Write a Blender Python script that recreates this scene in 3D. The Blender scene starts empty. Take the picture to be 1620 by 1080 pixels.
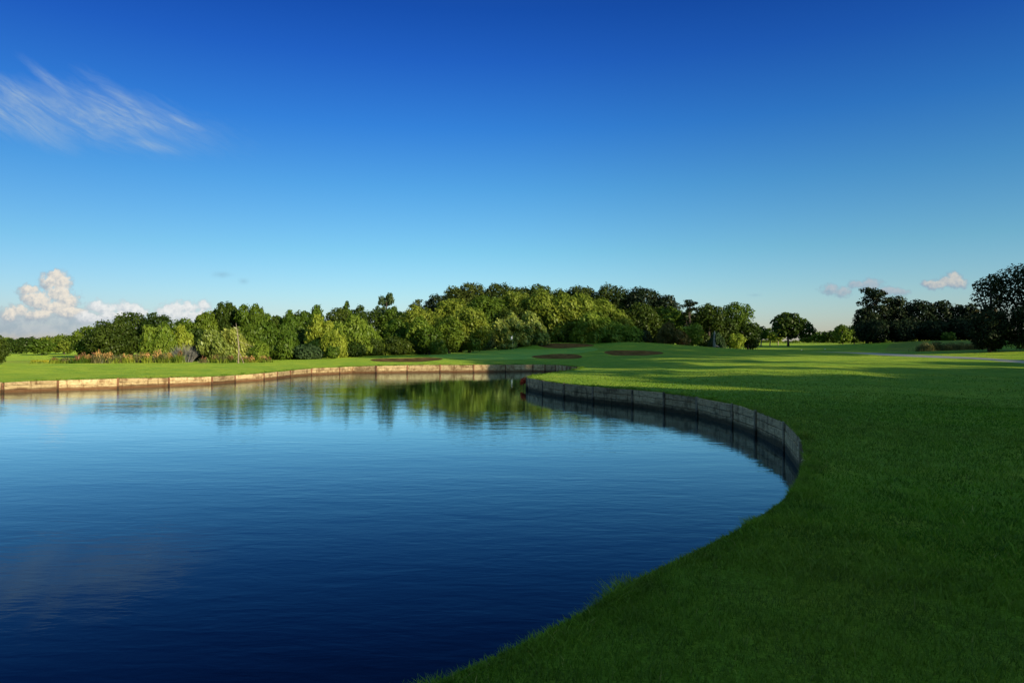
import bpy, math, random
import numpy as np
from mathutils import Vector
from mathutils.geometry import delaunay_2d_cdt

C = bpy.context.scene.collection
sc = bpy.context.scene
CAM_H = 2.4
F = 1080.0            # focal length in photograph pixels
HOR = 545.0           # row of the horizon
SUN_EL = math.radians(12.5)
TO_SUN = np.array([0.70, -0.714]); TO_SUN /= np.linalg.norm(TO_SUN)

def ux(u, Y): return (u - 810.0) * Y / F
def vz(v, Y): return CAM_H - (v - HOR) * Y / F

# ------------------------------------------------------------------ helpers
def link(name, me, mat=None, parent=None):
    o = bpy.data.objects.new(name, me); C.objects.link(o)
    if mat is not None and me is not None: me.materials.append(mat)
    if parent is not None: o.parent = parent
    return o
def tag(o, label=None, cat=None, group=None, kind=None):
    if label: o['label'] = label
    if cat: o['category'] = cat
    if group: o['group'] = group
    if kind: o['kind'] = kind
    return o
def thing(name, label, cat, loc, group=None):
    o = bpy.data.objects.new(name, None); C.objects.link(o)
    o.location = loc; o.empty_display_size = .3
    return tag(o, label, cat, group)
def np_mesh(name, V, faces_n, nper, tint=None, smooth=False):
    """V (n,3), faces given as consecutive runs of nper vertices or an index array"""
    me = bpy.data.meshes.new(name)
    V = np.asarray(V, dtype=np.float32)
    me.vertices.add(len(V)); me.vertices.foreach_set('co', V.ravel())
    idx = np.asarray(faces_n, dtype=np.int32).ravel()
    nf = len(idx) // nper
    me.loops.add(len(idx)); me.loops.foreach_set('vertex_index', idx)
    me.polygons.add(nf)
    me.polygons.foreach_set('loop_start', np.arange(nf, dtype=np.int32) * nper)
    me.polygons.foreach_set('loop_total', np.full(nf, nper, dtype=np.int32))
    if smooth: me.polygons.foreach_set('use_smooth', np.ones(nf, dtype=bool))
    if tint is not None:
        a = me.attributes.new('tint', 'FLOAT', 'FACE')
        a.data.foreach_set('value', np.asarray(tint, dtype=np.float32))
    me.update(calc_edges=True); me.validate()
    return me
class MB:
    def __init__(s): s.v = []; s.f = []
    def add(s, vs, fs):
        n = len(s.v); s.v += [tuple(map(float, p)) for p in vs]; s.f += [tuple(i + n for i in f) for f in fs]
    def box8(s, p):
        s.add(p, [(0,3,2,1),(4,5,6,7),(0,1,5,4),(1,2,6,5),(2,3,7,6),(3,0,4,7)])
    def tube(s, pts, rad, n=7):
        pts = [Vector(p) for p in pts]; rings = []
        for i, p in enumerate(pts):
            d = (pts[min(i+1, len(pts)-1)] - pts[max(i-1, 0)])
            if d.length < 1e-6: d = Vector((0,0,1))
            d.normalize()
            a = d.orthogonal().normalized() if abs(d.z) < .9 else (Vector((1,0,0)) - d * d.x).normalized()
            b = d.cross(a)
            rings.append([p + (a * math.cos(t) + b * math.sin(t)) * rad[i] for t in [2*math.pi*k/n for k in range(n)]])
        vs = [q for r in rings for q in r]; fs = []
        for i in range(len(rings)-1):
            for k in range(n):
                fs.append((i*n+k, i*n+(k+1)%n, (i+1)*n+(k+1)%n, (i+1)*n+k))
        fs.append(tuple(range(n-1, -1, -1))); fs.append(tuple((len(rings)-1)*n+k for k in range(n)))
        s.add(vs, fs)
    def mesh(s, name, smooth=False):
        me = bpy.data.meshes.new(name); me.from_pydata(s.v, [], s.f)
        if smooth: me.polygons.foreach_set('use_smooth', [True]*len(me.polygons))
        me.update(); return me

# ------------------------------------------------------------------ materials
class NT:
    def __init__(s, name):
        s.m = bpy.data.materials.new(name); s.m.use_nodes = True; s.t = s.m.node_tree; s.t.nodes.clear()
        s.out = s.t.nodes.new('ShaderNodeOutputMaterial')
    def n(s, typ, ins=None, **kw):
        nd = s.t.nodes.new(typ)
        for k, v in kw.items(): setattr(nd, k, v)
        for k, v in (ins or {}).items():
            if isinstance(v, bpy.types.NodeSocket): s.t.links.new(v, nd.inputs[k])
            else: nd.inputs[k].default_value = v
        return nd
    def math(s, op, a, b=0.0, c=0.0, clamp=False):
        return s.n('ShaderNodeMath', {0: a, 1: b, 2: c}, operation=op, use_clamp=clamp).outputs[0]
    def noise(s, vec, scale, detail=4, rough=.55, dist=0):
        return s.n('ShaderNodeTexNoise', {'Vector': vec, 'Scale': scale, 'Detail': detail, 'Roughness': rough, 'Distortion': dist}).outputs['Fac']
    def ramp(s, fac, stops):
        r = s.n('ShaderNodeValToRGB', {'Fac': fac}); cr = r.color_ramp
        while len(cr.elements) < len(stops): cr.elements.new(.5)
        for e, (p, c) in zip(cr.elements, stops): e.position = p; e.color = (*c, 1) if len(c) == 3 else c
        return r.outputs['Color']
    def mix(s, f, a, b, blend='MIX'):
        nd = s.t.nodes.new('ShaderNodeMix'); nd.data_type = 'RGBA'; nd.blend_type = blend
        for i, v in ((0, f), (6, a), (7, b)):
            if isinstance(v, bpy.types.NodeSocket): s.t.links.new(v, nd.inputs[i])
            else: nd.inputs[i].default_value = (*v, 1) if (i > 0 and len(v) == 3) else v
        return nd.outputs[2]
    def smooth(s, x, a, b, lo=0., hi=1.):
        return s.n('ShaderNodeMapRange', {'Value': x, 'From Min': a, 'From Max': b, 'To Min': lo, 'To Max': hi}, interpolation_type='SMOOTHSTEP').outputs[0]
    def surf(s, sh): s.t.links.new(sh, s.out.inputs['Surface']); return s.m

def leaf_mat(name, c0, c1, trans=.35, hue=.35, gloss=.015, accent=None):
    """foliage: c0..c1 from leaf to leaf, drifting from tree to tree"""
    t = NT(name)
    at = t.n('ShaderNodeAttribute', attribute_name='tint').outputs['Fac']
    oi = t.n('ShaderNodeObjectInfo').outputs['Random']
    tc = t.n('ShaderNodeTexCoord').outputs['Object']
    nz = t.noise(tc, .55, 3)
    f = t.math('ADD', t.math('MULTIPLY', at, .5), t.math('MULTIPLY', t.smooth(nz, .3, .7), .5))
    col = t.mix(f, c0, c1)
    k = t.math('MULTIPLY_ADD', oi, hue, 1 - hue * .5)
    hs = t.n('ShaderNodeHueSaturation', {'Color': col, 'Value': k, 'Saturation': 1.0,
             'Hue': t.math('MULTIPLY_ADD', oi, -.03, .515)}).outputs[0]
    if accent:
        hs = t.mix(t.smooth(t.noise(tc, 1.1, 2), .6, .7), hs, accent)
    d = t.n('ShaderNodeBsdfDiffuse', {'Color': hs}).outputs[0]
    tr = t.n('ShaderNodeBsdfTranslucent', {'Color': hs}).outputs[0]
    a = t.n('ShaderNodeMixShader', {0: trans, 1: d, 2: tr}).outputs[0]
    g = t.n('ShaderNodeBsdfGlossy', {'Color': (.8, .85, .7, 1), 'Roughness': .45}).outputs[0]
    return t.surf(t.n('ShaderNodeMixShader', {0: gloss, 1: a, 2: g}).outputs[0])

M = {}
M['olive']  = leaf_mat('leaves_olive',  (.085, .140, .010), (.30, .345, .042))
M['dark']   = leaf_mat('leaves_dark',   (.026, .052, .007), (.085, .125, .015))
M['pine']   = leaf_mat('leaves_pine',   (.024, .042, .008), (.080, .100, .014), .15)
M['mid']    = leaf_mat('leaves_mid',    (.050, .100, .008), (.140, .210, .020))
M['light']  = leaf_mat('leaves_light',  (.130, .200, .012), (.35, .41, .05))
M['willow'] = leaf_mat('leaves_willow', (.170, .220, .025), (.400, .440, .090), gloss=.03)
M['teal']   = leaf_mat('leaves_teal',   (.035, .070, .022), (.095, .145, .050))
M['brown']  = leaf_mat('leaves_brown',  (.110, .090, .020), (.230, .170, .050), accent=(.16, .07, .02))
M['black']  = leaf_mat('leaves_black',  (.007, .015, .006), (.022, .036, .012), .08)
M['reed']   = leaf_mat('dry_reed',      (.360, .210, .060), (.620, .400, .130), .2, accent=(.20, .20, .05))
M['dock']   = leaf_mat('dock_seed',     (.190, .085, .035), (.340, .180, .085), .2)
M['yellow'] = leaf_mat('yellow_bloom',  (.400, .360, .020), (.700, .600, .040), .2)
M['red']    = leaf_mat('red_leaves',    (.400, .050, .020), (.650, .120, .050), .2)
M['heath']  = leaf_mat('rank_grass',    (.085, .100, .028), (.200, .180, .065), .2)

def bark(name, c0, c1):
    t = NT(name); tc = t.n('ShaderNodeTexCoord').outputs['Object']
    mp = t.n('ShaderNodeMapping', {'Vector': tc, 'Scale': (3, 3, .7)}).outputs[0]
    nz = t.noise(mp, 4, 6, .65)
    col = t.mix(t.smooth(nz, .3, .7), c0, c1)
    b = t.n('ShaderNodeBump', {'Strength': .6, 'Distance': .03, 'Height': nz}).outputs[0]
    return t.surf(t.n('ShaderNodeBsdfPrincipled', {'Base Color': col, 'Roughness': .9, 'Normal': b}).outputs[0])
M['bark'] = bark('bark_brown', (.025, .018, .012), (.085, .065, .045))
M['bark_pale'] = bark('bark_pale', (.16, .13, .09), (.42, .34, .24))
M['bark_grey'] = bark('bark_grey', (.10, .095, .08), (.26, .25, .21))

def grass_ground(name, a, b, c, amp=1.):
    t = NT(name); P = t.n('ShaderNodeNewGeometry').outputs['Position']
    n1 = t.noise(P, .045, 4, .6); n2 = t.noise(P, .5, 5, .65); n3 = t.noise(P, 9, 4, .7)
    col = t.mix(t.smooth(n1, .35, .65), a, b)
    col = t.mix(t.math('MULTIPLY', t.smooth(n2, .45, .75), .65 * amp), col, c)
    col = t.mix(t.math('MULTIPLY', t.smooth(n3, .35, .7), .55 * amp), col, (b[0]*.45, b[1]*.45, b[2]*.45))
    n4 = t.noise(P, 1.9, 5, .7); col = t.mix(t.math('MULTIPLY', t.smooth(n4, .42, .7), .6*amp), col, (b[0]*.35, b[1]*.42, b[2]*.4))
    h = t.math('ADD', t.math('MULTIPLY', n3, .5), t.math('MULTIPLY', t.noise(P, 1.6, 5, .6), 1.6))
    bp = t.n('ShaderNodeBump', {'Strength': .9 * amp, 'Distance': .10, 'Height': h}).outputs[0]
    d = t.n('ShaderNodeBsdfPrincipled', {'Base Color': col, 'Roughness': .85, 'Normal': bp, 'Specular IOR Level': .05,
            'Sheen Weight': .38, 'Sheen Roughness': .5, 'Sheen Tint': t.mix(t.math('ADD', t.math('MULTIPLY', t.smooth(n2, .3, .7), .6), t.math('MULTIPLY', t.smooth(n3, .3, .7), .4)), (.24, .46, .05), (.74, .88, .08))}).outputs[0]
    return t.surf(d)
M['ground'] = grass_ground('turf', (.070, .150, .014), (.105, .195, .015), (.200, .225, .028))
M['green'] = grass_ground('putting_turf', (.085, .190, .040), (.095, .205, .045), (.110, .215, .045), .25)
M['rough'] = grass_ground('rough_turf', (.075, .100, .022), (.110, .130, .030), (.170, .160, .050), 1.2)

def blade_mat():
    t = NT('grass_blades')
    at = t.n('ShaderNodeAttribute', attribute_name='tint').outputs['Fac']
    P = t.n('ShaderNodeNewGeometry').outputs['Position']
    big = t.smooth(t.noise(P, .6, 4, .6), .35, .68); pat = t.smooth(t.noise(P, 2.3, 5, .65), .3, .62); wide = t.smooth(t.noise(P, .22, 3, .5), .35, .65)
    col = t.ramp(at, [(0, (.030, .100, .006)), (.45, (.105, .26, .014)), (.85, (.23, .40, .026)), (1, (.42, .38, .12))])
    col = t.mix(t.math('MULTIPLY', big, .5), col, (.18, .30, .018))
    col = t.mix(t.math('MULTIPLY', t.math('SUBTRACT', 1., pat), .6), col, (.03, .075, .010))
    col = t.mix(t.math('MULTIPLY', wide, .35), col, (.17, .20, .04))
    d = t.n('ShaderNodeBsdfDiffuse', {'Color': col}).outputs[0]
    tr = t.n('ShaderNodeBsdfTranslucent', {'Color': col}).outputs[0]
    a = t.n('ShaderNodeMixShader', {0: .35, 1: d, 2: tr}).outputs[0]
    g = t.n('ShaderNodeBsdfGlossy', {'Color': (.8, .9, .8, 1), 'Roughness': .4}).outputs[0]
    return t.surf(t.n('ShaderNodeMixShader', {0: .012, 1: a, 2: g}).outputs[0])
M['blade'] = blade_mat()

def sand_mat():
    t = NT('bunker_sand'); P = t.n('ShaderNodeNewGeometry').outputs['Position']
    nz = t.noise(P, 1.3, 5, .6)
    col = t.mix(t.smooth(nz, .3, .7), (.075, .043, .017), (.170, .100, .040))
    b = t.n('ShaderNodeBump', {'Strength': .4, 'Distance': .05, 'Height': t.noise(P, 4, 4)}).outputs[0]
    return t.surf(t.n('ShaderNodeBsdfPrincipled', {'Base Color': col, 'Roughness': 1., 'Specular IOR Level': 0., 'Normal': b}).outputs[0])
M['sand'] = sand_mat()
def path_mat():
    t = NT('path_asphalt'); P = t.n('ShaderNodeNewGeometry').outputs['Position']
    col = t.mix(t.noise(P, 1.2, 6, .7), (.24, .215, .18), (.36, .32, .27))
    return t.surf(t.n('ShaderNodeBsdfPrincipled', {'Base Color': col, 'Roughness': .85}).outputs[0])
M['path'] = path_mat()

def board_mat(name, a, b, dark, moss):
    t = NT(name)
    tc = t.n('ShaderNodeTexCoord').outputs['Object']
    P = t.n('ShaderNodeNewGeometry').outputs['Position']
    oi = t.n('ShaderNodeObjectInfo').outputs['Random']
    off = t.n('ShaderNodeVectorMath', {0: P, 1: t.n('ShaderNodeCombineXYZ', {2: t.math('MULTIPLY', oi, 7.)}).outputs[0]}, operation='ADD').outputs[0]
    grain = t.noise(t.n('ShaderNodeMapping', {'Vector': off, 'Scale': (1.3, 1.3, 22)}).outputs[0], 2.2, 6, .65)
    blot = t.noise(off, 1.7, 5, .6); fine = t.noise(off, 9, 5, .7)
    drip = t.noise(t.n('ShaderNodeMapping', {'Vector': off, 'Scale': (4, 4, .5)}).outputs[0], 1.6, 5, .7)
    col = t.mix(t.smooth(grain, .3, .7), a, b)
    col = t.mix(t.math('MULTIPLY', t.smooth(blot, .47, .66), .7), col, dark)
    col = t.mix(t.math('MULTIPLY', t.smooth(drip, .53, .68), .75), col, dark)
    col = t.mix(t.math('MULTIPLY', t.smooth(fine, .5, .72), .7), col, dark)
    z = t.n('ShaderNodeSeparateXYZ', {0: P}).outputs[2]
    wet = t.smooth(t.math('ADD', z, t.math('MULTIPLY', t.math('SUBTRACT', blot, .5), .3)), .26, .08)
    col = t.mix(t.math('MULTIPLY', wet, .9), col, moss)
    k = t.math('MULTIPLY_ADD', oi, .5, .75)
    col = t.n('ShaderNodeHueSaturation', {'Color': col, 'Value': k}).outputs[0]
    bp = t.n('ShaderNodeBump', {'Strength': .7, 'Distance': .02, 'Height': t.math('ADD', grain, fine)}).outputs[0]
    return t.surf(t.n('ShaderNodeBsdfPrincipled', {'Base Color': col, 'Roughness': t.smooth(wet, 0, 1, .85, .8), 'Specular IOR Level': .15, 'Normal': bp}).outputs[0])
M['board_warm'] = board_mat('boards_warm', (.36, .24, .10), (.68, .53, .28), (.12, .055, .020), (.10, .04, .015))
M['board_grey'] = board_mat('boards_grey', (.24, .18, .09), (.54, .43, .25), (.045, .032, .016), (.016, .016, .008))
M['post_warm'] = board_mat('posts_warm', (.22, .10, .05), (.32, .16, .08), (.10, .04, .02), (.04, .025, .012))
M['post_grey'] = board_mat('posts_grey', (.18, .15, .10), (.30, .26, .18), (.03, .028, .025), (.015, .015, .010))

def water_mat():
    t = NT('pond_water'); P = t.n('ShaderNodeNewGeometry').outputs['Position']
    sx = t.n('ShaderNodeSeparateXYZ', {0: P})
    # sheltered water beside the near point and in the little inlet, ruffled water out in the open
    dv = t.n('ShaderNodeVectorMath', {0: P, 1: (-1.5, 40, 0)}, operation='SUBTRACT').outputs[0]
    dv = t.n('ShaderNodeMapping', {'Vector': dv, 'Scale': (1.0, .40, 1)}).outputs[0]
    dist = t.n('ShaderNodeVectorMath', {0: dv}, operation='LENGTH').outputs['Value']
    open_ = t.smooth(t.math('ADD', dist, t.math('MULTIPLY', t.noise(P, .22, 4), 5.)), 5.5, 13.)
    patch = t.smooth(t.noise(t.n('ShaderNodeMapping', {'Vector': P, 'Scale': (.35, 1, 1)}).outputs[0], .16, 4, .6), .35, .65, .6, 1.25)
    rot = t.n('ShaderNodeMapping', {'Vector': P, 'Rotation': (0, 0, .25), 'Scale': (.55, 1.5, 1)}).outputs[0]
    w1 = t.noise(rot, 3.2, 3, .5, .4); w2 = t.noise(rot, 9., 3, .5, .3); w3 = t.noise(rot, .9, 2, .5)
    h = t.math('ADD', t.math('MULTIPLY', w1, .55), t.math('ADD', t.math('MULTIPLY', w2, .16), t.math('MULTIPLY', w3, .8)))
    breeze = t.smooth(t.math('ADD', sx.outputs[1], t.math('MULTIPLY', sx.outputs[0], -.35)), 22, 38, 0., .011)
    amp = t.math('MULTIPLY', patch, t.math('MULTIPLY_ADD', open_, t.math('ADD', breeze, WAVE), .0022))
    h = t.math('MULTIPLY', h, amp)
    bp = t.n('ShaderNodeBump', {'Strength': 1., 'Distance': 1., 'Height': h}).outputs[0]
    fr = t.n('ShaderNodeFresnel', {'IOR': 1.333, 'Normal': bp}).outputs[0]
    f2 = t.math('MINIMUM', t.math('MULTIPLY', t.math('POWER', fr, 1.52), 2.35), .93)
    body = t.n('ShaderNodeBsdfDiffuse', {'Color': (.0008, .004, .014, 1)}).outputs[0]
    gl = t.n('ShaderNodeBsdfGlossy', {'Color': (.76, .93, 1, 1), 'Roughness': .03, 'Normal': bp}).outputs[0]
    return t.surf(t.n('ShaderNodeMixShader', {0: f2, 1: body, 2: gl}).outputs[0])
WAVE = .0034
M['water'] = water_mat()

def plain(name, col, rough=.6, metal=0.):
    t = NT(name); P = t.n('ShaderNodeTexCoord').outputs['Object']
    c = t.mix(t.noise(P, 6, 4), tuple(x * .8 for x in col), col)
    return t.surf(t.n('ShaderNodeBsdfPrincipled', {'Base Color': c, 'Roughness': rough, 'Metallic': metal}).outputs[0])
M['white'] = plain('flag_cloth', (.85, .85, .85))
M['pole'] = plain('pole_paint', (.65, .62, .25))
M['stone'] = plain('tee_marker_white', (.7, .7, .68))

# ------------------------------------------------------------------ shoreline (top edge of the bank)
sh = [(-60, -14, .6), (-30, -9, .65), (-13, -4.5, .65), (-5, -.9, .65), (-2.0, 1.7, .65)]
for u, v in [(716,1074),(800,1040),(858,1012),(940,970),(976,948),(1048,902),(1092,881),(1144,858),(1199,826),(1243,796),
             (1268,766),(1280,738),(1277,713),(1272,692),(1255,674),(1232,661),(1180,644),(1125,631),(1068,623),(1003,616),
             (945,611.5),(898,607),(868,603),(846,599.5),(834,596.5),(847,594),(872,590),(900,586),(918,583.2)]:
    Y = 1890 / (v - HOR); sh.append((ux(u, Y), Y, .65))
for u, v in [(921,581.0),(905,579.3),(882,577.3),(834,576.3),(765,577),(700,577),(650,577.5),(608,578.2)]:
    Y = 1890 / (v - HOR); sh.append((ux(u, Y), Y, .65))
for u, vt, vw in [(568,579,589.5),(528,581,592),(493,582.5,593.5),(466,585,595.5),(445,587,598),(418,590,601.5),(385,592.5,603.5),
                  (340,595,607.5),(302,596.7,609.5),(222,597.5,613),(150,599.5,617),(62,602,618.5),(10,603.5,620),(-80,605,622)]:
    Y = CAM_H * F / (vw - HOR); sh.append((ux(u, Y), Y, vz(vt, Y)))
sh += [(-50, 33, .6), (-75, 26, .6), (-92, 8, .6)]
sh = np.array(sh)
def catmull(P, step):
    n = len(P); out = []
    for i in range(n):
        p0, p1, p2, p3 = P[(i-1) % n], P[i], P[(i+1) % n], P[(i+2) % n]
        m = max(2, int(np.linalg.norm(p2[:2]-p1[:2]) / .1))
        for k in range(m):
            t = k / m
            out.append(.5 * ((2*p1) + (-p0+p2)*t + (2*p0-5*p1+4*p2-p3)*t*t + (-p0+3*p1-3*p2+p3)*t**3))
    out = np.array(out)
    seg = np.linalg.norm(np.diff(np.vstack([out, out[:1]])[:, :2], axis=0), axis=1)
    s = np.concatenate([[0], np.cumsum(seg)]); res = []; d = 0.
    while d < s[-1] - .5:
        j = min(np.searchsorted(s, d), len(out) - 1); res.append(out[j]); d += step(out[j])
    return np.array(res)
SH = catmull(sh, lambda p: .8 if math.hypot(p[0], p[1]) < 9 else (1.25 if (p[1] > 35 and p[0] > 0 and p[1] < 60) else 2.45*(1+.2*math.sin(p[0]*1.9+p[1]*1.3))))
NS = len(SH)
SH2 = SH[:, :2]; SHN = np.roll(SH2, -1, axis=0)
def dist_line(P, A=SH2, B=SHN, zA=SH[:, 2]):
    """distance to the shoreline and the bank height of the nearest point"""
    P = np.asarray(P, float); best = np.full(len(P), 1e9); z = np.zeros(len(P)); zB = np.roll(zA, -1)
    for a, b, za, zb in zip(A, B, zA, zB):
        d = b - a; t = np.clip(((P - a) @ d) / max(d @ d, 1e-9), 0, 1)
        q = a + t[:, None] * d; r = np.hypot(*(P - q).T)
        m = r < best; best[m] = r[m]; z[m] = (za + (zb - za) * t)[m]
    return best, z
def inside(P, poly):
    P = np.asarray(P, float); c = np.zeros(len(P), bool); x, y = P[:, 0], P[:, 1]; n = len(poly)
    for i in range(n):
        x1, y1 = poly[i]; x2, y2 = poly[(i+1) % n]
        if y1 == y2: continue
        m = ((y1 > y) != (y2 > y)) & (x < (x2-x1) * (y-y1) / (y2-y1) + x1); c ^= m
    return c

# ------------------------------------------------------------------ terrain
ctl = []
def cp(u, v, Y): ctl.append((ux(u, Y), Y, vz(v, Y)))
for a in [(811,565,80),(811,556.5,110),(811,551,132),(700,556,107),(700,563,84),(760,560,92),(760,553,118),(600,563,86),(600,569,70),
          (645,573,61),(645,566,71),(640,560,92),(990,566.5,63),(1000,560.5,76),(1000,553.5,86),(990,537,108),(960,540,106),(1040,541,106),(1100,549,108),(1080,558,84),
          (895,550.5,107),(895,543,117),(850,546,114),(940,543,113),(885,567,66),(885,559.5,74),(900,556,92),(850,561,78),(1060,575,52),(940,585,50),
          (1100,577,47),(1150,567,63),(1040,569,62),(1300,567,61),(1300,580,44),(1150,563,82),(1150,551,150),(1250,548,165),(1300,543,200),(1250,541.5,235),
          (1350,544.5,190),(1620,572,53),(1518,565.5,71),(1420,564.3,82),(1225,557,120),(1360,556,120),(1500,556,100),(1480,539,128),(1421,540,145),(1540,538,125),
          (1600,554,78),(1620,548,88),(1450,552,108),(1560,553,100),
          (430,571,73),(350,573.5,68),(250,574,66),(150,574,65),(60,576,64),(20,564,105),(100,562,105),(250,562,105),(500,567.5,80),(450,560,110),(550,556,115),(0,559,130)]:
    cp(*a)
cp(893, 554.5, 98); cp(870, 554.5, 99); cp(925, 554, 99)
ctl += [(8,3,.68),(14,10,.7),(9,20,.68),(15,25,.72),(26,32,.82),(6,33,.68),(20,40,.88),(35,40,1.),(0,-12,.8),(25,5,.8),(45,20,1.),(40,-30,1.2),(-30,-30,1.),
        (70,0,1.2),(80,60,1.6),(120,110,2.2),(-35,38,.55),(-40,50,.5),(-60,45,.5),(-60,80,.55),(-100,100,.6),(-100,20,.6),(-20,44,.6),
        (60,200,2.6),(120,180,2.6),(0,170,1.6),(-60,170,1.),(-150,170,.8),(-12,62,.75),(0,66,.8),(200,0,1.5),(0,-120,1.),(-150,-60,1.)]
ctl = np.array(ctl)
def tps_fit(P, z, lam=2.0):
    n = len(P); r = np.linalg.norm(P[:, None] - P[None], axis=2)
    K = r * r * np.log(r + 1e-9) / 100.
    K += np.eye(n) * lam
    A = np.zeros((n+3, n+3)); A[:n, :n] = K; A[:n, n] = 1; A[:n, n+1:] = P; A[n, :n] = 1; A[n+1:, :n] = P.T
    return np.linalg.solve(A, np.concatenate([z, [0, 0, 0]]))
TW = tps_fit(ctl[:, :2], ctl[:, 2])
def tps(P):
    out = np.zeros(len(P)); n = len(ctl)
    for i in range(0, len(P), 20000):
        Q = P[i:i+20000]; r = np.linalg.norm(Q[:, None] - ctl[None, :, :2], axis=2)
        out[i:i+20000] = (r*r*np.log(r + 1e-9) / 100.) @ TW[:n] + TW[n] + Q @ TW[n+1:]
    return out
def sstep(x, a, b):
    t = np.clip((x - a) / (b - a), 0, 1); return t * t * (3 - 2 * t)
FLASH = [(893, 550.8, 542.3, 42, 107.5, 117), (884, 568.5, 559.5, 38, 68, 74.5), (1000, 563.5, 553.5, 43, 77, 85), (646, 572.5, 565.5, 52, 62.5, 69)]
def H(P):
    P = np.atleast_2d(np.asarray(P, float)); z = tps(P)
    R = np.hypot(P[:, 0], P[:, 1] - 40)
    z = np.clip(z, .35, 4.0)
    z = z + (1.0 - z) * sstep(R, 190, 330)
    x, y = P.T
    und = .05*np.sin(x*.31+.7*np.sin(y*.17)) * np.sin(y*.27+1.3) + .025*np.sin(x*.9+y*.4)*np.sin(y*.8-x*.3)
    for (u, vf, vb_, ru, Y0, Y1) in FLASH:
        Yc = (Y0+Y1)/2; e = np.hypot((x-ux(u, Yc))/(ru*Yc/F), (y-Yc)/((Y1-Y0)/2)); za, zc = vz(vf, Y0), vz(vb_, Y1)
        pl = za + (zc-za)*np.clip((y-Y0)/(Y1-Y0), -.5, 1.15); wt = 1-sstep(e, 1.1, 2.1); z = z + (pl-z)*wt
    d, zb = dist_line(P)
    z = z + und * (2.2 - 2.0*sstep(y, 52, 72)) * sstep(d, 1, 8) * (1 - sstep(R, 120, 200))
    w = sstep(d, 0, 5.0)
    return zb + (z - zb) * w
def h1(x, y): return float(H([(x, y)])[0])

def ell(u, v, ru, Y0, Y1, wob=.13, n=36, skew=0.):
    """bunker outline on the ground, centre column u, spanning Y0..Y1"""
    Yc = (Y0+Y1)/2; out = []
    for k in range(n):
        a = 2*math.pi*k/n; rr = 1 + wob*math.sin(2*a+1) + wob*.7*math.sin(3*a+u)
        Y = Yc + (Y1-Y0)/2*math.sin(a)*rr
        out.append((ux(u, Yc) + ru*Yc/F*math.cos(a)*rr + skew*math.sin(a), Y))
    return np.array(out)
BUNK = [(ell(893, 0, 40, 107.5, 117), 'wide brown sand bunker below the wood, right of the flag and highest of the four'),
        (ell(884, 0, 36, 68, 74.5), 'small brown sand bunker just above the end of the pond inlet'),
        (ell(1000, 0, 42, 77, 85), 'brown sand bunker cut into the near slope of the rounded mound'),
        (ell(646, 0, 50, 62.5, 69), 'long sand bunker left of the putting green near the far bank')]
def band(pts, w):
    P = np.array(pts); L = []; R = []
    for i in range(len(P)):
        d = P[min(i+1, len(P)-1)] - P[max(i-1, 0)]; d = d / np.linalg.norm(d); n = np.array([-d[1], d[0]])
        L.append(P[i] + n*w/2); R.append(P[i] - n*w/2)
    return np.array(L + R[::-1])
path_c = [(ux(u, Y), Y) for u, Y in [(1800,40),(1700,46),(1620,53.5),(1570,60),(1518,68),(1470,75),(1420,83),(1360,94),(1300,107),(1230,122),(1160,140)]]
PATH = band(path_c, 3.4)
GREEN = np.array([(ux(u, Y), Y) for u, Y in [(700,74),(760,67),(830,66),(868,74),(900,81),(935,88),(950,96),(930,102),(880,103),(840,106),(800,116),(750,112),(705,104),(680,92),(676,82)]])
def smooth_poly(P, k=3):
    for _ in range(k):
        Q = np.roll(P, -1, axis=0); P = np.stack([.75*P+.25*Q, .25*P+.75*Q], 1).reshape(-1, 2)
    return P
GREEN = smooth_poly(GREEN, 2)
ROUGH = smooth_poly(np.array([(ux(u, Y), Y) for u, Y in [(1400,104),(1450,98),(1520,95),(1570,96),(1590,110),(1560,128),(1480,136),(1420,140),(1400,122)]]), 2)
ROUGH2 = smooth_poly(np.array([(ux(u, Y), Y) for u, Y in [(40,67),(120,66),(220,66.5),(330,68),(420,71.5),(450,77),(380,84),(200,84),(40,82),(-40,72)]]), 2)
rings = []
r = 1.2; rng = np.random.default_rng(3)
while r < 2500:
    n = 150; a = (np.arange(n) + rng.random()) * 2*np.pi/n
    rings.append(np.stack([r*np.cos(a), r*np.sin(a)], 1)); r *= 1.042
G = np.vstack(rings)
xs, ys = np.meshgrid(np.arange(-70, 95, 1.6), np.arange(44, 150, 1.6)); g2 = np.stack([xs.ravel(), ys.ravel()], 1) + rng.normal(0, .2, (xs.size, 2))
g2 = g2[np.abs(g2[:, 0]) < .95*g2[:, 1]]
xs, ys = np.meshgrid(np.arange(-4, 36, .8), np.arange(-1, 44, .8)); g3 = np.stack([xs.ravel(), ys.ravel()], 1) + rng.normal(0, .1, (xs.size, 2))
G = np.vstack([G, g2, g3])
d, _ = dist_line(G); G = G[(~inside(G, SH2)) & (d > .3)]
tang = SHN - SH2; tang /= np.linalg.norm(tang, axis=1)[:, None]
area = .5*np.sum(SH2[:,0]*SHN[:,1]-SHN[:,0]*SH2[:,1]); sgn = 1. if area > 0 else -1.
nout = np.stack([tang[:, 1], -tang[:, 0]], 1) * sgn          # points away from the water
for off in (.12, .45, 1.1, 2.2):
    for fr in (.1, .35, .6, .85):
        Q = SH2 + (SHN - SH2) * fr + nout * off
        dq, _ = dist_line(Q); G = np.vstack([G, Q[(~inside(Q, SH2)) & (dq > off*.7)]])
polys = [SH2] + [b for b, _ in BUNK] + [PATH, GREEN, ROUGH, ROUGH2]
allp = [tuple(p) for p in G]; faces = []; edges = []
for P in polys:
    s = len(allp); allp += [tuple(p) for p in P]; edges += [(s+i, s+(i+1) % len(P)) for i in range(len(P))]
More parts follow.
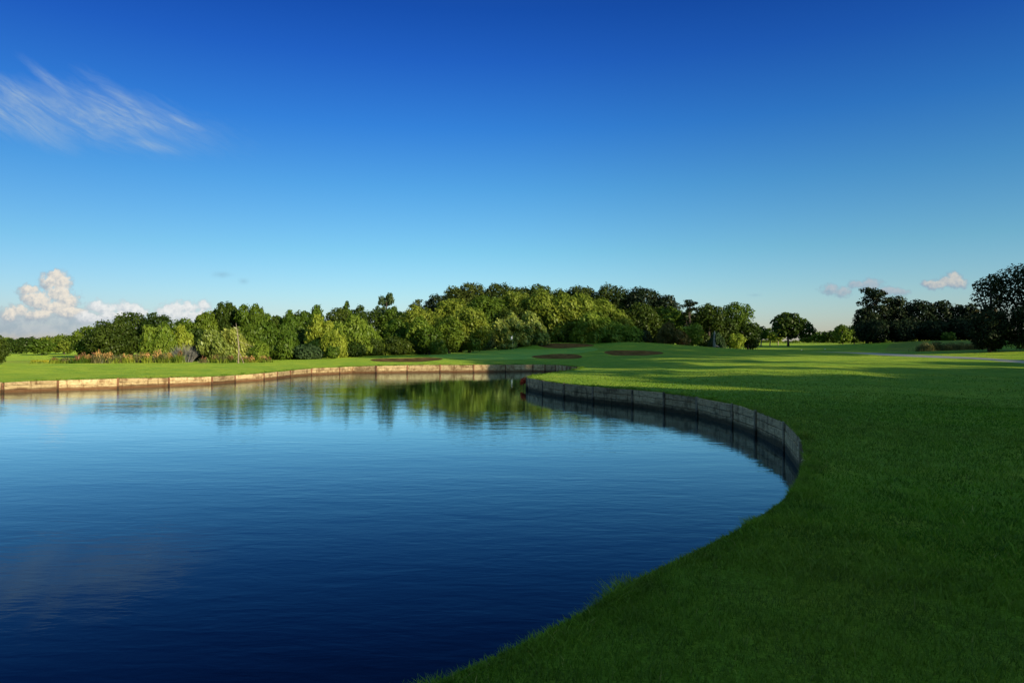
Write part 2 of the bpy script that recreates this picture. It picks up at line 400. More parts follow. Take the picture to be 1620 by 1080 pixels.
vv, ee, ff, *_ = delaunay_2d_cdt([Vector(p) for p in allp], edges, [], 0, 1e-5)
VV = np.array([(p.x, p.y) for p in vv]); FF = np.array([f for f in ff if len(f) == 3])
cen = VV[FF].mean(axis=1)
ZZ = H(VV)
own = np.zeros(len(FF), int)
own[inside(cen, ROUGH)] = 7; own[inside(cen, ROUGH2)] = 7
own[inside(cen, PATH)] = 6; own[inside(cen, GREEN)] = 5
for i, (b, _) in enumerate(BUNK): own[inside(cen, b)] = i + 1
own[inside(cen, SH2)] = -1
def sub(k, name, mat, dz=None):
    F_ = FF[own == k]; ids, inv = np.unique(F_, return_inverse=True)
    V3 = np.column_stack([VV[ids], ZZ[ids] + (0 if dz is None else dz(VV[ids]))])
    me = np_mesh(name, V3, inv.reshape(-1, 3), 3, smooth=True)
    return link(name, me, mat)
tag(sub(0, 'ground', M['ground']), 'mown green golf turf running from the bank to the far trees', kind='structure')
tag(sub(5, 'putting_green', M['green']), 'smooth paler putting green with the flag on it', kind='structure')
tag(sub(6, 'path', M['path']), 'grey surfaced path crossing the turf at the right', kind='structure')
tag(sub(7, 'rough_grass_ground', M['rough']), 'ground under the long rough grass', kind='structure')
for i, (b, lab) in enumerate(BUNK):
    def dz(P, b=b):
        dd, _ = dist_line(P, b, np.roll(b, -1, axis=0), np.zeros(len(b)))
        return -.20 * sstep(dd, 0, 1.2)
    tag(sub(i+1, 'sand_bunker', M['sand'], dz), lab, kind='structure')
# water, one sheet tucked just behind the boards
wb = SH2 + nout * .03
me = bpy.data.meshes.new('pond_water'); me.from_pydata([(x, y, 0.) for x, y in wb], [], [tuple(range(NS))]); me.update()
if me.polygons[0].normal.z < 0: me.flip_normals()
tag(link('water', me, M['water']), 'blue pond water with light ripples mirroring the sky', kind='structure')
bed = bpy.data.meshes.new('pond_bed'); bed.from_pydata([(x, y, -.6) for x, y in wb], [], [tuple(range(NS))]); bed.update()
tag(link('pond_bed', bed, M['sand']), 'bed under the pond water', kind='structure')

eb = MB(); e0 = SH2 + nout*.012
for i in range(NS):
    j = (i+1) % NS; eb.add([(*e0[i], -.6), (*e0[j], -.6), (*e0[j], SH[j, 2]-.004), (*e0[i], SH[i, 2]-.004)], [(0, 1, 2, 3)])
t_ = NT('soil'); P__ = t_.n('ShaderNodeNewGeometry').outputs['Position']
M['soil'] = t_.surf(t_.n('ShaderNodeBsdfPrincipled', {'Base Color': t_.mix(t_.noise(P__, 5, 4), (.015, .012, .008), (.04, .03, .02)), 'Roughness': 1.}).outputs[0])
tag(link('bank_earth', eb.mesh('bank_earth'), M['soil']), 'dark soil of the bank behind the boards', kind='structure')
# ------------------------------------------------------------------ retaining walls
def wall(idx, label, wm, pm):
    idx = list(idx); c = SH[idx[len(idx)//2]]
    root = thing('retaining_wall', label, 'wall', (c[0], c[1], 0), 'timber walls edging the pond')
    rnd = random.Random(idx[0]); inv = Vector((-c[0], -c[1], 0))
    inn = -nout
    for i in idx:
        j = (i+1) % NS; a = SH[i]; b = SH[j]; n = inn[i]; m = MB(); tilt = rnd.uniform(-.012, .03)
        L = math.hypot(*(b[:2]-a[:2])); t = (b[:2]-a[:2]) / L
        nb_ = lambda q: .07*min(1, max(0, (13-math.hypot(q[0], q[1]))/3)); zt0, zt1 = a[2] + .005 - nb_(a), b[2] + .005 - nb_(b)
        rows = 3 if rnd.random() < .75 else 2
        cuts = [0.] + sorted(min(max((k+1)/rows + rnd.uniform(-.04, .04), .1), .95) for k in range(rows-1)) + [1.]
        for k in range(rows):
            split = rnd.random() < .35 and L > 1.5
            xs_ = [.035, rnd.uniform(.35, .65)*L, L-.035] if split else [.035, L-.035]
            for q in range(len(xs_)-1):
                x0, x1 = xs_[q] + .004, xs_[q+1] - .004; o0 = .0 + rnd.uniform(0, .012); th = .045 + rnd.uniform(0, .015)
                P = []
                for zi in (k, k+1):
                    for (xx, oo) in ((x0, o0), (x1, o0), (x1, o0+th), (x0, o0+th)):
                        zt = zt0 + (zt1-zt0)*xx/L; z = -.45 + (zt+.45)*(cuts[zi]*.58+.42 if zi else 0.) + (.008 if zi == k else -.008) + rnd.uniform(-.003, .003)
                        p = a[:2] + t*xx + n*(oo + tilt*max(0., z)/.6); P.append((p[0], p[1], z + .015*math.sin(xx*1.7+i)*(zi == rows)))
                m.box8(P if sgn > 0 else P)
        o = link('panel', m.mesh('panel'), wm, root); o.data.transform(__import__('mathutils').Matrix.Translation(inv))
        bv = o.modifiers.new('bevel', 'BEVEL'); bv.width = .006; bv.segments = 1
        if L > 1.0 or i % 2 == 0:
            m = MB(); w = .045 + rnd.uniform(-.008, .012); up = rnd.uniform(-.06, .01) - (.08 if i in NEARW else 0); ln = rnd.uniform(-.01, .01)
            P = []
            for z in (-.5, a[2] + .03 + up):
                for (xx, oo) in ((-w, .05), (w, .05), (w, .115), (-w, .115)):
                    p = a[:2] + t*(xx + ln*(z > 0)) + n*oo; P.append((p[0], p[1], z))
            m.box8(P); o = link('post', m.mesh('post'), pm, root); o.data.transform(__import__('mathutils').Matrix.Translation(inv))
            bv = o.modifiers.new('bevel', 'BEVEL'); bv.width = .012; bv.segments = 2
tip = int(np.argmin(np.hypot(SH2[:, 0]-ux(834, 36.7), SH2[:, 1]-36.7)))
inl = int(np.argmin(np.hypot(SH2[:, 0]-ux(921, 52.5), SH2[:, 1]-52.5)))
cor = int(np.argmin(np.hypot(SH2[:, 0]-ux(493, 53.4), SH2[:, 1]-53.4)))
near0 = int(np.argmin(np.hypot(SH2[:, 0]+1.5, SH2[:, 1]-2.6)))
NEARW = {i for i in range(NS) if np.hypot(*SH2[i]) < 11}
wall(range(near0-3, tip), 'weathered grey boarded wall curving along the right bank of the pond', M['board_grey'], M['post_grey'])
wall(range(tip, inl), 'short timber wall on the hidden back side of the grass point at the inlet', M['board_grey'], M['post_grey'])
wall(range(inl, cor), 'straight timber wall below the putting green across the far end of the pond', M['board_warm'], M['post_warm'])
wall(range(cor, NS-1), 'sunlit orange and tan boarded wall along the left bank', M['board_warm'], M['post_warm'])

# ------------------------------------------------------------------ grass blades (stuff)
def blades(P, Z, h, w, lean, rng, tint, name):
    n = len(P); a = rng.random(n)*2*np.pi; dx, dy = np.cos(a), np.sin(a); b = rng.random(n)*2*np.pi
    lx, ly = np.cos(b)*lean*h, np.sin(b)*lean*h
    V = np.zeros((n, 5, 3))
    x, y = P.T
    V[:, 0] = np.stack([x-dx*w, y-dy*w, Z-.01], 1); V[:, 1] = np.stack([x+dx*w, y+dy*w, Z-.01], 1)
    V[:, 2] = np.stack([x+dx*w*.7+lx*.35, y+dy*w*.7+ly*.35, Z+h*.55], 1); V[:, 3] = np.stack([x-dx*w*.7+lx*.35, y-dy*w*.7+ly*.35, Z+h*.55], 1)
    V[:, 4] = np.stack([x+lx, y+ly, Z+h], 1)
    base = np.arange(n)[:, None]*5
    tris = np.concatenate([base+np.array([0, 1, 2]), base+np.array([0, 2, 3]), base+np.array([3, 2, 4])], 1).reshape(-1, 3)
    return V.reshape(-1, 3), tris, np.repeat(tint, 3)
def n2(x, y, s, seed):      # cheap smooth value noise in 0..1
    r = np.random.default_rng(seed); ph = r.random(8)*6.28; an = r.random(8)*6.28; v = 0
    for k in range(8): v = v + np.sin((np.cos(an[k])*x + np.sin(an[k])*y)*s*(1+.35*k) + ph[k] + 1.5*np.sin(y*s*.4+ph[k-1])) / (1+.25*k)
    return .5 + v/7
def turf(name, label, rmin, rmax, dens, hgt, wid, seed, lo=-.55, fade=0):
    rng = np.random.default_rng(seed); pts = []
    hi = 1.25 if rmax < 12 else 1.0
    n = int((rmax**2 - rmin**2) * .5 * (hi-lo) * dens)
    r_ = np.sqrt(rng.random(n)*(rmax**2-rmin**2) + rmin**2); th = rng.uniform(lo, hi, n)
    P = np.stack([r_*np.sin(th), r_*np.cos(th)], 1)
    P = P[~inside(P, SH2)]; P = P[~inside(P, PATH)]
    if fade: P = P[rng.random(len(P)) > ((np.hypot(*P.T)-rmin)/(rmax-rmin))**fade]
    Z = H(P); n = len(P)
    c = n2(P[:, 0], P[:, 1], 3.4, 5)*.6 + .4*n2(P[:, 0], P[:, 1], 9., 6)
    h = hgt*(.45+.9*rng.random(n)+1.6*rng.random(n)**14)*(.35+1.3*np.clip(c, 0, 1.3)); w = wid*(.6+.8*rng.random(n))
    tint = np.clip(.5*rng.random(n)+.3*c+.12*rng.standard_normal(n), 0, 1); tint[rng.random(n) < .012] = 1.
    V, T, t = blades(P, Z, h, w, .9, rng, tint, name)
    tag(link(name, np_mesh(name, V, T, 3, t), M['blade']), label, 'grass', kind='stuff')
turf('lawn_grass', 'short dark green turf blades in the near foreground', 1.6, 9.5, 5600, .034, .0028, 11, -.9, 2)
turf('lawn_grass', 'short green turf blades on the bank further up the right side', 5.5, 27, 820, .044, .0065, 12, -.45, 1.2)
turf('lawn_grass', 'mown turf of the lawn in the middle distance', 14, 46, 150, .034, .012, 13, -.2, 1)
# fringe overhanging the boards
def fringe(lab, sel, per_m, hgt, wid, seed):
    rng = np.random.default_rng(seed); Ps = []; Zs = []
    for i in sel:
        a = SH[i % NS]; b = SH[(i+1) % NS]; L = np.hypot(*(b[:2]-a[:2])); m = int(per_m*L)
        f = rng.random(m); o = rng.gamma(1.2, .07, m) - .06
        Ps.append(a[:2] + f[:, None]*(b[:2]-a[:2]) + nout[i % NS]*o[:, None]); Zs.append(a[2]+f*(b[2]-a[2]))
    P = np.vstack(Ps); Z = np.concatenate(Zs); n = len(P)
    c = n2(P[:, 0], P[:, 1], 3.1, 8)
    h = hgt*(.35+rng.random(n)**2*1.3)*(.4+1.5*np.clip(c, 0, 1.2)**3); tint = np.clip(.15+.6*rng.random(n)+.2*c, 0, 1); tint[rng.random(n) < .03] = 1
    V, T, t = blades(P, Z-.01, h, wid*(.6+.8*rng.random(n)), 1.1, rng, tint, 'f')
    tag(link('edge_grass', np_mesh('edge_grass', V, T, 3, t), M['blade']), lab, 'grass', kind='stuff')
nr = [i for i in range(near0-3, tip) if np.hypot(*SH2[i]) < 11]
fringe('ragged long grass overhanging the near edge of the pond', nr, 3800, .058, .0034, 21)
fringe('grass fringe along the top of the grey curved wall', range(nr[-1]+1, inl), 420, .09, .008, 22)
fringe('grass fringe along the top of the far and left walls', range(inl, NS-1), 160, .10, .018, 23)

# ------------------------------------------------------------------ trees
def leaf_cloud(lobes, dens, leaf, rng, asp=1.5, gap=.25, upness=.0, droop=None, jitter=.4, ground=0.05):
    """leaf cards spread through the outer shell of every lobe"""
    Vs = []; tn = []
    L = np.array(lobes)
    for i, l in enumerate(L):
        c = l[:3]; R = l[3:6]; a = 4*np.pi*((R[0]*R[1])**1.6/3 + (R[0]*R[2])**1.6/3 + (R[1]*R[2])**1.6/3)**(1/1.6)
        n = max(12, int(a*dens)); d = rng.normal(size=(n, 3)); d /= np.linalg.norm(d, axis=1)[:, None]
        s = 1 - jitter*rng.random(n)**1.5
        bump = 1 + .12*np.sin(d[:, 0]*7+i)*np.sin(d[:, 1]*6+2*i)*np.sin(d[:, 2]*7+.5*i) + .10*rng.standard_normal(n)
        p = c + d*R*(s*bump)[:, None]
        keep = p[:, 2] > ground
        q = n2(p[:, 0]*1.0+p[:, 2]*.8, p[:, 1]+p[:, 2]*1.1, 2.4/max(.35, min(1.5, R.mean())), 31+i % 7)
        keep &= q > gap*rng.random(n)*1.5
        # thin out what is buried inside neighbours
        for j in range(len(L)):
            if j == i: continue
            e = (p - L[j, :3]) / L[j, 3:6]; keep &= ~((np.sum(e*e, 1) < .50) & (rng.random(n) < .8))
        p = p[keep]; d = d[keep]; n = len(p)
        if n == 0: continue
        nr_ = d/R*R.mean() + rng.normal(size=(n, 3))*.55; nr_[:, 2] += .25
        nr_ /= np.linalg.norm(nr_, axis=1)[:, None]
        t1 = np.cross(nr_, rng.normal(size=(n, 3)) if droop is None else np.array(droop)+.35*rng.normal(size=(n, 3)))
        t1 /= np.linalg.norm(t1, axis=1)[:, None]+1e-9; t2 = np.cross(nr_, t1)
        sz = leaf*(.55+.9*rng.random(n))[:, None]
        Vs.append(np.stack([p - t1*sz*.5, p - t2*sz*.5*asp + nr_*sz*.12, p + t1*sz*.5, p + t2*sz*.5*asp], 1))
        tn.append(np.clip(.35*rng.random()+.65*rng.random(n), 0, 1))
    V = np.concatenate(Vs).reshape(-1, 3); return V, np.concatenate(tn)
def crown_obj(name, lobes, mat, parent, Y, rng, leaf=None, dens=None, **kw):
    lf = leaf or max(.12, min(.5, 1.38*Y/683.))
    dn = dens or 1.45/(lf*lf)
    V, tn = leaf_cloud(lobes, dn, lf, rng, **kw)
    me = np_mesh(name, V, np.arange(len(V)), 4, tn)
    return link(name, me, M[mat], parent)
def trunk_obj(parent, h, r, lobes, rng, mat='bark', lean=(0, 0), nb=6, name='trunk', fork=.35):
    m = MB(); lx, ly = lean
    pts = [(0, 0, -.15), (lx*.1, ly*.1, h*.12), (lx*.3+rng.normal()*.05*r*8, ly*.3, h*.35), (lx*.6, ly*.6+rng.normal()*.05*r*8, h*.62), (lx, ly, h*.95)]
    m.tube(pts, [r*1.35, r, r*.82, r*.55, r*.15], 8)
    L = sorted(lobes, key=lambda q: -q[3]*q[5])[:nb*2]; rng.shuffle(L)
    for q in L[:nb]:
        f = fork + .35*rng.random(); s = (lx*f, ly*f, h*f)
        e = (q[0], q[1], max(q[2], h*f*.9)); mid = [(s[k]+e[k])/2 for k in range(3)]; mid[2] += .04*h*rng.normal() - .03*h
        m.tube([s, mid, e], [r*.5, r*.3, r*.08], 6)
    return link(name, m.mesh(name, True), M[mat], parent)

def lobes_for(kind, W, D, Ht, rng, base=0.):
    """list of ellipsoids (cx,cy,cz,rx,ry,rz), z from the tree foot; base = clear stem height"""
    o = []; h = Ht - base
    if kind == 'broad':
        o.append((0, 0, base+h*.5, W*.34, D*.34, h*.40)); n = int(10 + min(26, W*h*.28))
        for k in range(n):
            th = 2.4*k + rng.random(); zf = (k+.5)/n; ph = math.asin(min(1, max(-1, 2*zf-1)))*.95
            r = rng.uniform(.16, .25)*(W*.6+h*.4)/1.1 * (.85 if zf > .5 else 1.)
            r = min(r, W*.30)
            cx = (W/2-r)*math.cos(ph)*math.cos(th); cy = (D/2-r)*math.cos(ph)*math.sin(th); cz = base + r*.8 + (h-1.75*r)*(.5+.5*math.sin(ph))
            o.append((cx, cy, cz, r*rng.uniform(.85, 1.15), r, r*rng.uniform(.7, .95)))
    elif kind == 'oak':
        o.append((0, 0, base+h*.48, W*.30, D*.30, h*.36)); n = 26
        for k in range(n):
            th = 2.4*k + rng.random(); zf = (k+.5)/n; ph = math.asin(2*zf-1)*.9
            r = rng.uniform(.11, .19)*W; wob = rng.uniform(.75, 1.08)
            cx = (W/2-r)*math.cos(ph)**.8*math.cos(th)*wob; cy = (D/2-r)*math.cos(ph)**.8*math.sin(th)*wob
            cz = base + r + (h-2*r)*(.5+.5*math.sin(ph))*rng.uniform(.9, 1.03)
            o.append((cx, cy, cz, r*1.15, r*1.1, r*.75))
    elif kind == 'sweep':      # wind-pruned: high on the left, running down to the right
        n = int(9 + min(20, W*h*.3))
        for k in range(n):
            f = (k+.5)/n; x = (-.5+f)*W; top = (1-.75*max(0, (f-.3)/.7)**1.25) * (1-.55*max(0, (.3-f)/.3)**2)
            for q in range(2 if k % 2 else 1):
                r = rng.uniform(.10, .17)*W+.12*h*.5; r = min(r, .32*h)
                zz = base + (h*top - r*1.1)*(rng.uniform(.82, 1.) if q == 0 else rng.uniform(.25, .7))
                o.append((x*.86, rng.uniform(-.35, .35)*D, max(base+r*.5, zz), r*.95, r, r*1.05))
        o.append((-.05*W, 0, base+h*.34, W*.34, D*.32, h*.30))
        for k in range(5): o.append((rng.uniform(-.35, .35)*W, rng.uniform(-.3, .3)*D, base+h*rng.uniform(.12, .3), W*.17, D*.17, h*.16))
    elif kind == 'spire':      # young bushy trees: leafy mound with several upright leaders
        n = int(9 + min(22, W*3))
        for k in range(n):
            x = rng.uniform(-.40, .40)*W; y = rng.uniform(-.38, .38)*D; e = 1-1.5*(x/W)**2
            hh = h*e*rng.uniform(.55, 1.0) if k else h*e; r = rng.uniform(.11, .17)*W+.10
            o.append((x, y, base+hh-r*1.15, r*.95, r*.95, r*1.2)); o.append((x*.95, y, base+max(r, hh-r*2.4), r*1.35, r*1.35, r*1.2))
        o.append((0, 0, base+h*.34, W*.42, D*.40, h*.36))
        for k in range(6): o.append((rng.uniform(-.38, .38)*W, rng.uniform(-.4, .2)*D, base+h*rng.uniform(.1, .4), W*.15, D*.15, h*.13))
    elif kind == 'pine':       # flat dark tiers on a clear stem
        n = int(9+W*.9)
        for k in range(n):
            zf = k/(n-1); th = 2.4*k+rng.random(); rr = W/2*(.25+.75*math.sin(math.pi*(.25+.62*(1-zf))))
            r = rng.uniform(.17, .27)*W; off = max(0, rr-r)
            o.append((off*math.cos(th), off*math.sin(th), base+r*.3+(h-r*.75)*zf, r, r, r*.42))
        o.append((0, 0, base+h*.86, W*.26, D*.26, h*.11))
    elif kind == 'shrub':
        o.append((0, 0, h*.4, W*.36, D*.36, h*.42)); n = int(8+min(12, W*1.5))
        for k in range(n):
            th = 2.4*k+rng.random(); r = rng.uniform(.16, .26)*min(W, 2.2*h); x = (W/2-r)*math.cos(th)*rng.uniform(.5, 1)
            o.append((x, (D/2-r)*math.sin(th)*rng.uniform(.5, 1), h*(1-.5*(2*x/W)**2)*rng.uniform(.35, .82)-r*.1, r, r, min(r*.9, h*.35)))
    return o

TREES = 0
def tree(name, kind, u0, u1, vt, Y, mat, label, cat='tree', base=0., group=None, D=None, bark_='bark', leaf=None, gap=.38, x_y=None, vb=None, tr=.03, extra=(), **kw):
    """u0,u1: left and right column of the crown, vt: its top row, at distance Y"""
    global TREES; TREES += 1; rng = np.random.default_rng(100+TREES)
    X = ux((u0+u1)/2, Y); W = (u1-u0)*Y/F; z0 = h1(X, Y) if vb is None else vz(vb, Y)
    Ht = vz(vt, Y) - z0
    D = D or min(max(W, .7*Ht*.8), W*1.3)
    t = thing(name, label, cat, (X, Y, z0), group)
    lob = lobes_for(kind, W, D, Ht, rng, base*Ht)
    lob += [(a*W, 0, b*Ht, c*W, c*W, c*W*.7) for a, b, c in extra]
    droop = (.5, 0, -.9) if kind == 'sweep' else ((.15, 0, 1.) if kind == 'spire' else None)
    kw.pop('_', 0); crown_obj('crown' if cat != 'shrub' else 'foliage', lob, mat, t, Y, rng, gap=gap, droop=droop,
              asp=2.4 if kind in ('sweep', 'spire') else 1.5, leaf=leaf, **kw)
    trunk_obj(t, Ht*.9, max(.05, tr*Ht*(1 if cat != 'shrub' else .5)), lob, rng, bark_, nb=7 if kind in ('oak', 'pine') else 4,
              name='trunk' if cat != 'shrub' else 'stem')
    return t

B, S, P_, O, W_, SH_ = 'broad', 'spire', 'pine', 'oak', 'sweep', 'shrub'
T = tree
# far left
T('tree', B, -40, 17, 527, 62, 'dark', 'very dark tree cut off by the left edge of the picture')
T('tree', B, 8, 52, 532, 125, 'dark', 'low dark tree right behind the cut off tree at the far left')
T('tree', B, 46, 86, 534, 112, 'mid', 'round mid green tree behind the left fairway, above the yellow flowers')
T('tree', B, 28, 62, 531, 150, 'dark', 'far dark tree showing over the round tree at the left', )
T('tree', B, 56, 98, 530, 150, 'olive', 'far olive tree forming the lowest part of the left skyline')
T('tree', B, 80, 124, 526, 118, 'olive', 'olive green tree at the foot of the left skyline step')
T('tree', B, 112, 172, 513, 92, 'mid', 'broad bushy tree rising behind the left reeds')
T('tree', B, 138, 216, 501, 88, 'dark', 'big dark tree behind the middle of the dry reeds')
T('tree', B, 176, 238, 489, 96, 'dark', 'tallest dark rounded tree of the left group, under the white cloud')
T('tree', B, 222, 278, 491, 95, 'dark', 'dark tree behind the bright young tree at the left')
T('young_tree', S, 230, 280, 507, 76, 'light', 'bright yellow green young tree in front of dark trees, right of the reeds')
T('tree', B, 266, 316, 500, 90, 'mid', 'green tree above the bare twiggy bush')
T('young_tree', S, 268, 298, 512, 78, 'light', 'small light green tree directly above the bare twiggy bush')
T('tree', S, 304, 352, 489, 92, 'mid', 'upright green tree left of the spiky topped tree')
T('tree', S, 336, 374, 474, 94, 'dark', 'spiky topped dark tree, left of the two highest at the left centre')
T('tree', S, 362, 390, 481, 97, 'dark', 'narrow black green tree between the two spiky topped trees')
T('tree', S, 376, 424, 475, 94, 'mid', 'spiky topped tree, right of the two highest at the left centre')
T('tree', S, 410, 448, 493, 96, 'dark', 'dark tree in the dip right of the spiky topped trees')
T('tree', S, 436, 474, 483, 96, 'mid', 'upright tree on the skyline above the grey round bush')
T('tree', B, 458, 484, 488, 100, 'dark', 'dark rounded tree peeping over the skyline left of the flat topped one')
T('tree', S, 474, 522, 482, 98, 'mid', 'wide flat topped green tree on the skyline')
T('tree', B, 510, 562, 481, 102, 'dark', 'dark tree under the thin spire on the skyline')
T('poplar_tree', S, 540, 557, 474, 104, 'mid', 'thin pointed spire of a tree on the skyline left of centre')
T('tree', B, 550, 584, 478, 104, 'dark', 'dark domed tree on the skyline right of the thin spire')
# understory left centre
T('tree', B, 296, 340, 515, 82, 'dark', 'black green bush tree behind the leaning willow')
T('willow_tree', W_, 322, 376, 518, 70, 'willow', 'leaning yellow green willow just left of the bare pole')
T('willow_tree', W_, 350, 404, 516, 71, 'willow', 'leaning yellow green willow behind the bare pole', D=2.5)
T('young_tree', S, 372, 410, 511, 75, 'mid', 'green young tree showing above the willow right of the bare pole')
T('young_tree', S, 404, 466, 508, 78, 'mid', 'broad green young tree right of the willows')
T('shrub', SH_, 392, 430, 539, 70, 'light', 'light green low bush right of the bare pole', 'shrub')
T('tree', B, 440, 500, 515, 90, 'dark', 'dark gap tree behind the grey round bush')
T('young_tree', S, 484, 528, 493, 86, 'light', 'light green tree on the left of the pair above the small round bush')
T('young_tree', S, 506, 546, 520, 82, 'light', 'light green young tree directly above the small round bush')
T('young_tree', S, 522, 582, 491, 87, 'light', 'wide pale green tree left of the brightest bush')
T('shrub', SH_, 460, 512, 544, 77, 'teal', 'grey green wide bush standing on the edge of the lawn', 'shrub', vb=570)
T('shrub', SH_, 514, 541, 546, 77, 'mid', 'small round green bush on the edge of the lawn', 'shrub')
T('shrub', SH_, 540, 582, 538, 84, 'dark', 'dark bush at the lawn edge left of the brightest bush', 'shrub')
T('shrub', SH_, 296, 345, 543, 74, 'black', 'black shaded bush between the bare twigs and the willows', 'shrub')
T('shrub', SH_, 424, 470, 545, 79, 'black', 'shaded bush left of the grey round bush', 'shrub')
# centre
T('poplar_tree', S, 597, 626, 460, 112, 'teal', 'lone feathery tree standing up above the canopy left of the wood', gap=.5)
T('tree', B, 566, 612, 486, 108, 'dark', 'dark low tree left of the lone feathery tree')
T('tree', B, 596, 650, 484, 108, 'mid', 'green tree below the lone feathery tree')
T('pine_tree', P_, 645, 674, 473, 118, 'pine', 'small dark pine between the feathery tree and the wood')
T('tree', B, 622, 700, 480, 106, 'olive', 'wide domed olive tree left of the high wood')
T('young_tree', W_, 556, 616, 507, 92, 'light', 'brightest yellow green bush tree left of the centre')
T('tree', B, 604, 652, 500, 95, 'mid', 'mid green tree right of the brightest bush tree')
T('young_tree', W_, 646, 702, 498, 93, 'light', 'bright bush tree above the long sand bunker')
T('tree', B, 654, 704, 514, 91, 'mid', 'darker green bush in front of the bright one above the bunker')
T('tree', B, 686, 736, 497, 98, 'mid', 'green tree left of the round yellow olive tree')
T('tree', B, 708, 778, 482, 102, 'olive', 'round yellow olive tree lit by the sun in front of the high wood', gap=.15)
T('shrub', SH_, 560, 612, 536, 89, 'dark', 'shaded bush below the brightest bush tree', 'shrub')
T('shrub', SH_, 604, 660, 532, 91, 'dark', 'shaded bush behind the left end of the long bunker', 'shrub')
T('shrub', SH_, 650, 706, 530, 93, 'dark', 'shaded bush behind the right end of the long bunker', 'shrub')
T('shrub', SH_, 696, 746, 522, 104, 'dark', 'dark green bush at the foot of the round olive tree', 'shrub')
T('shrub', SH_, 738, 790, 524, 112, 'teal', 'dark bush left of the flag', 'shrub')
# high wood: skyline row
for (a, b, v, Y, m, l) in [
    (670, 722, 462, 126, 'black', 'ragged dark pine leaning out at the left end of the high wood'),
    (698, 748, 451, 128, 'pine', 'second tree from the left end of the high wood skyline'),
    (722, 770, 443, 130, 'pine', 'highest dark crown on the left of the high wood'),
    (762, 818, 443, 131, 'pine', 'high flat crown on the wood skyline above the flag'),
    (806, 850, 449, 131, 'pine', 'lower skyline crown right above the white flag'),
    (836, 874, 445, 130, 'dark', 'small pointed dome on the wood skyline at the picture centre'),
    (866, 910, 453, 130, 'dark', 'crown in the dip of the wood skyline'),
    (892, 948, 447, 129, 'pine', 'skyline crown above the upper bunker'),
    (938, 1000, 447, 127, 'pine', 'broad dark crown on the right part of the wood skyline'),
    (986, 1046, 450, 124, 'black', 'darkest broad crown at the right shoulder of the wood'),
    (1028, 1074, 462, 122, 'black', 'dark crown sloping down at the right end of the wood')]:
    T('pine_tree' if m != 'dark' else 'tree', B, a-9, b+9, v, Y+10, m, l, group='trees of the high wood')
for (k, a, b, v, Y, m, l) in [
    (B, 690, 744, 468, 120, 'olive', 'olive crown under the left shoulder of the wood'),
    (B, 738, 804, 463, 120, 'mid', 'shadowed green crown above the round olive tree'),
    (B, 786, 846, 456, 121, 'olive', 'lit olive crown above the small willows'),
    (W_, 836, 910, 458, 119, 'olive', 'lit olive tree whose crown slopes down to the right, left of the tallest slope'),
    (W_, 868, 944, 461, 117, 'olive', 'tall sunlit sloping tree above the upper bunker'),
    (W_, 900, 968, 462, 118, 'olive', 'sunlit sloping tree right of the upper bunker'),
    (W_, 934, 1000, 468, 119, 'olive', 'sunlit sloping tree beside the darkest crown'),
    (W_, 910, 1000, 492, 113, 'light', 'lower yellow green tree falling to the mound at the right of the wood'),
    (B, 786, 850, 480, 117, 'dark', 'dark green crown behind the small willows'),
    (B, 850, 920, 498, 118, 'dark', 'dark low tree behind the upper bunker'),
    (B, 986, 1044, 476, 121, 'dark', 'dark lower crown in the shaded right end of the wood'),
    (B, 1030, 1078, 482, 121, 'mid', 'shaded green crown at the right end of the wood')]:
    T('tree', k, a-8, b+8, v, Y+8, m, l, group='trees of the high wood')
T('willow_tree', W_, 780, 814, 497, 112, 'willow', 'small pale willow directly behind the flag', leaf=.26)
T('willow_tree', W_, 801, 836, 491, 113, 'willow', 'middle one of three small pale willows right of the flag', leaf=.26)
T('willow_tree', W_, 826, 866, 488, 114, 'willow', 'right one of three small pale willows right of the flag', leaf=.26)
T('shrub', SH_, 776, 832, 527, 119, 'teal', 'blue green bush behind the flag', 'shrub')
T('shrub', SH_, 824, 876, 521, 124, 'teal', 'blue green bush left of the upper bunker', 'shrub')
T('shrub', SH_, 868, 930, 522, 127, 'teal', 'blue green bush behind the upper bunker', 'shrub')
T('shrub', SH_, 930, 990, 520, 125, 'olive', 'yellow green bush at the left foot of the mound', 'shrub')
T('shrub', SH_, 976, 1036, 522, 119, 'black', 'black shaded thicket behind the top of the mound', 'shrub')
# right of the wood
T('shrub', W_, 1040, 1090, 508, 112, 'brown', 'brownish yellow bush at the right side of the mound', 'shrub')
T('shrub', SH_, 1078, 1114, 509, 114, 'light', 'light green bush right of the mound', 'shrub')
T('pine_tree', P_, 1076, 1106, 473, 124, 'black', 'narrow dark pine right of the wood', base=.35)
T('tree', O, 1094, 1150, 476, 126, 'dark', 'spreading tree with gaps in its crown, behind the grey trunk', base=.3, gap=.5)
T('oak_tree', O, 1138, 1193, 473, 132, 'mid', 'tall oak with sky showing through its crown', base=.35, gap=.6)
T('tree', B, 1122, 1172, 500, 128, 'dark', 'dark low spreading tree under the tall oak', base=.12)
T('tree', B, 1160, 1206, 505, 130, 'dark', 'dark rounded tree at the right of the tall oak', base=.12)
T('tree', B, 1064, 1108, 488, 136, 'dark', 'dark low tree filling the gap below the narrow dark pine')
T('tree', B, 1094, 1134, 493, 138, 'dark', 'dark tree filling the foot of the spreading tree behind the grey trunk')
T('tree', B, 1134, 1176, 502, 142, 'dark', 'dark tree behind the trunk of the tall oak')
T('shrub', SH_, 1104, 1126, 524, 124, 'dark', 'dark bush just left of the grey trunk', 'shrub')
T('shrub', SH_, 1172, 1204, 526, 134, 'dark', 'dark bush under the dark rounded tree right of the tall oak', 'shrub')
T('shrub', SH_, 1150, 1180, 526, 120, 'light', 'lit small bush below the tall oak', 'shrub')
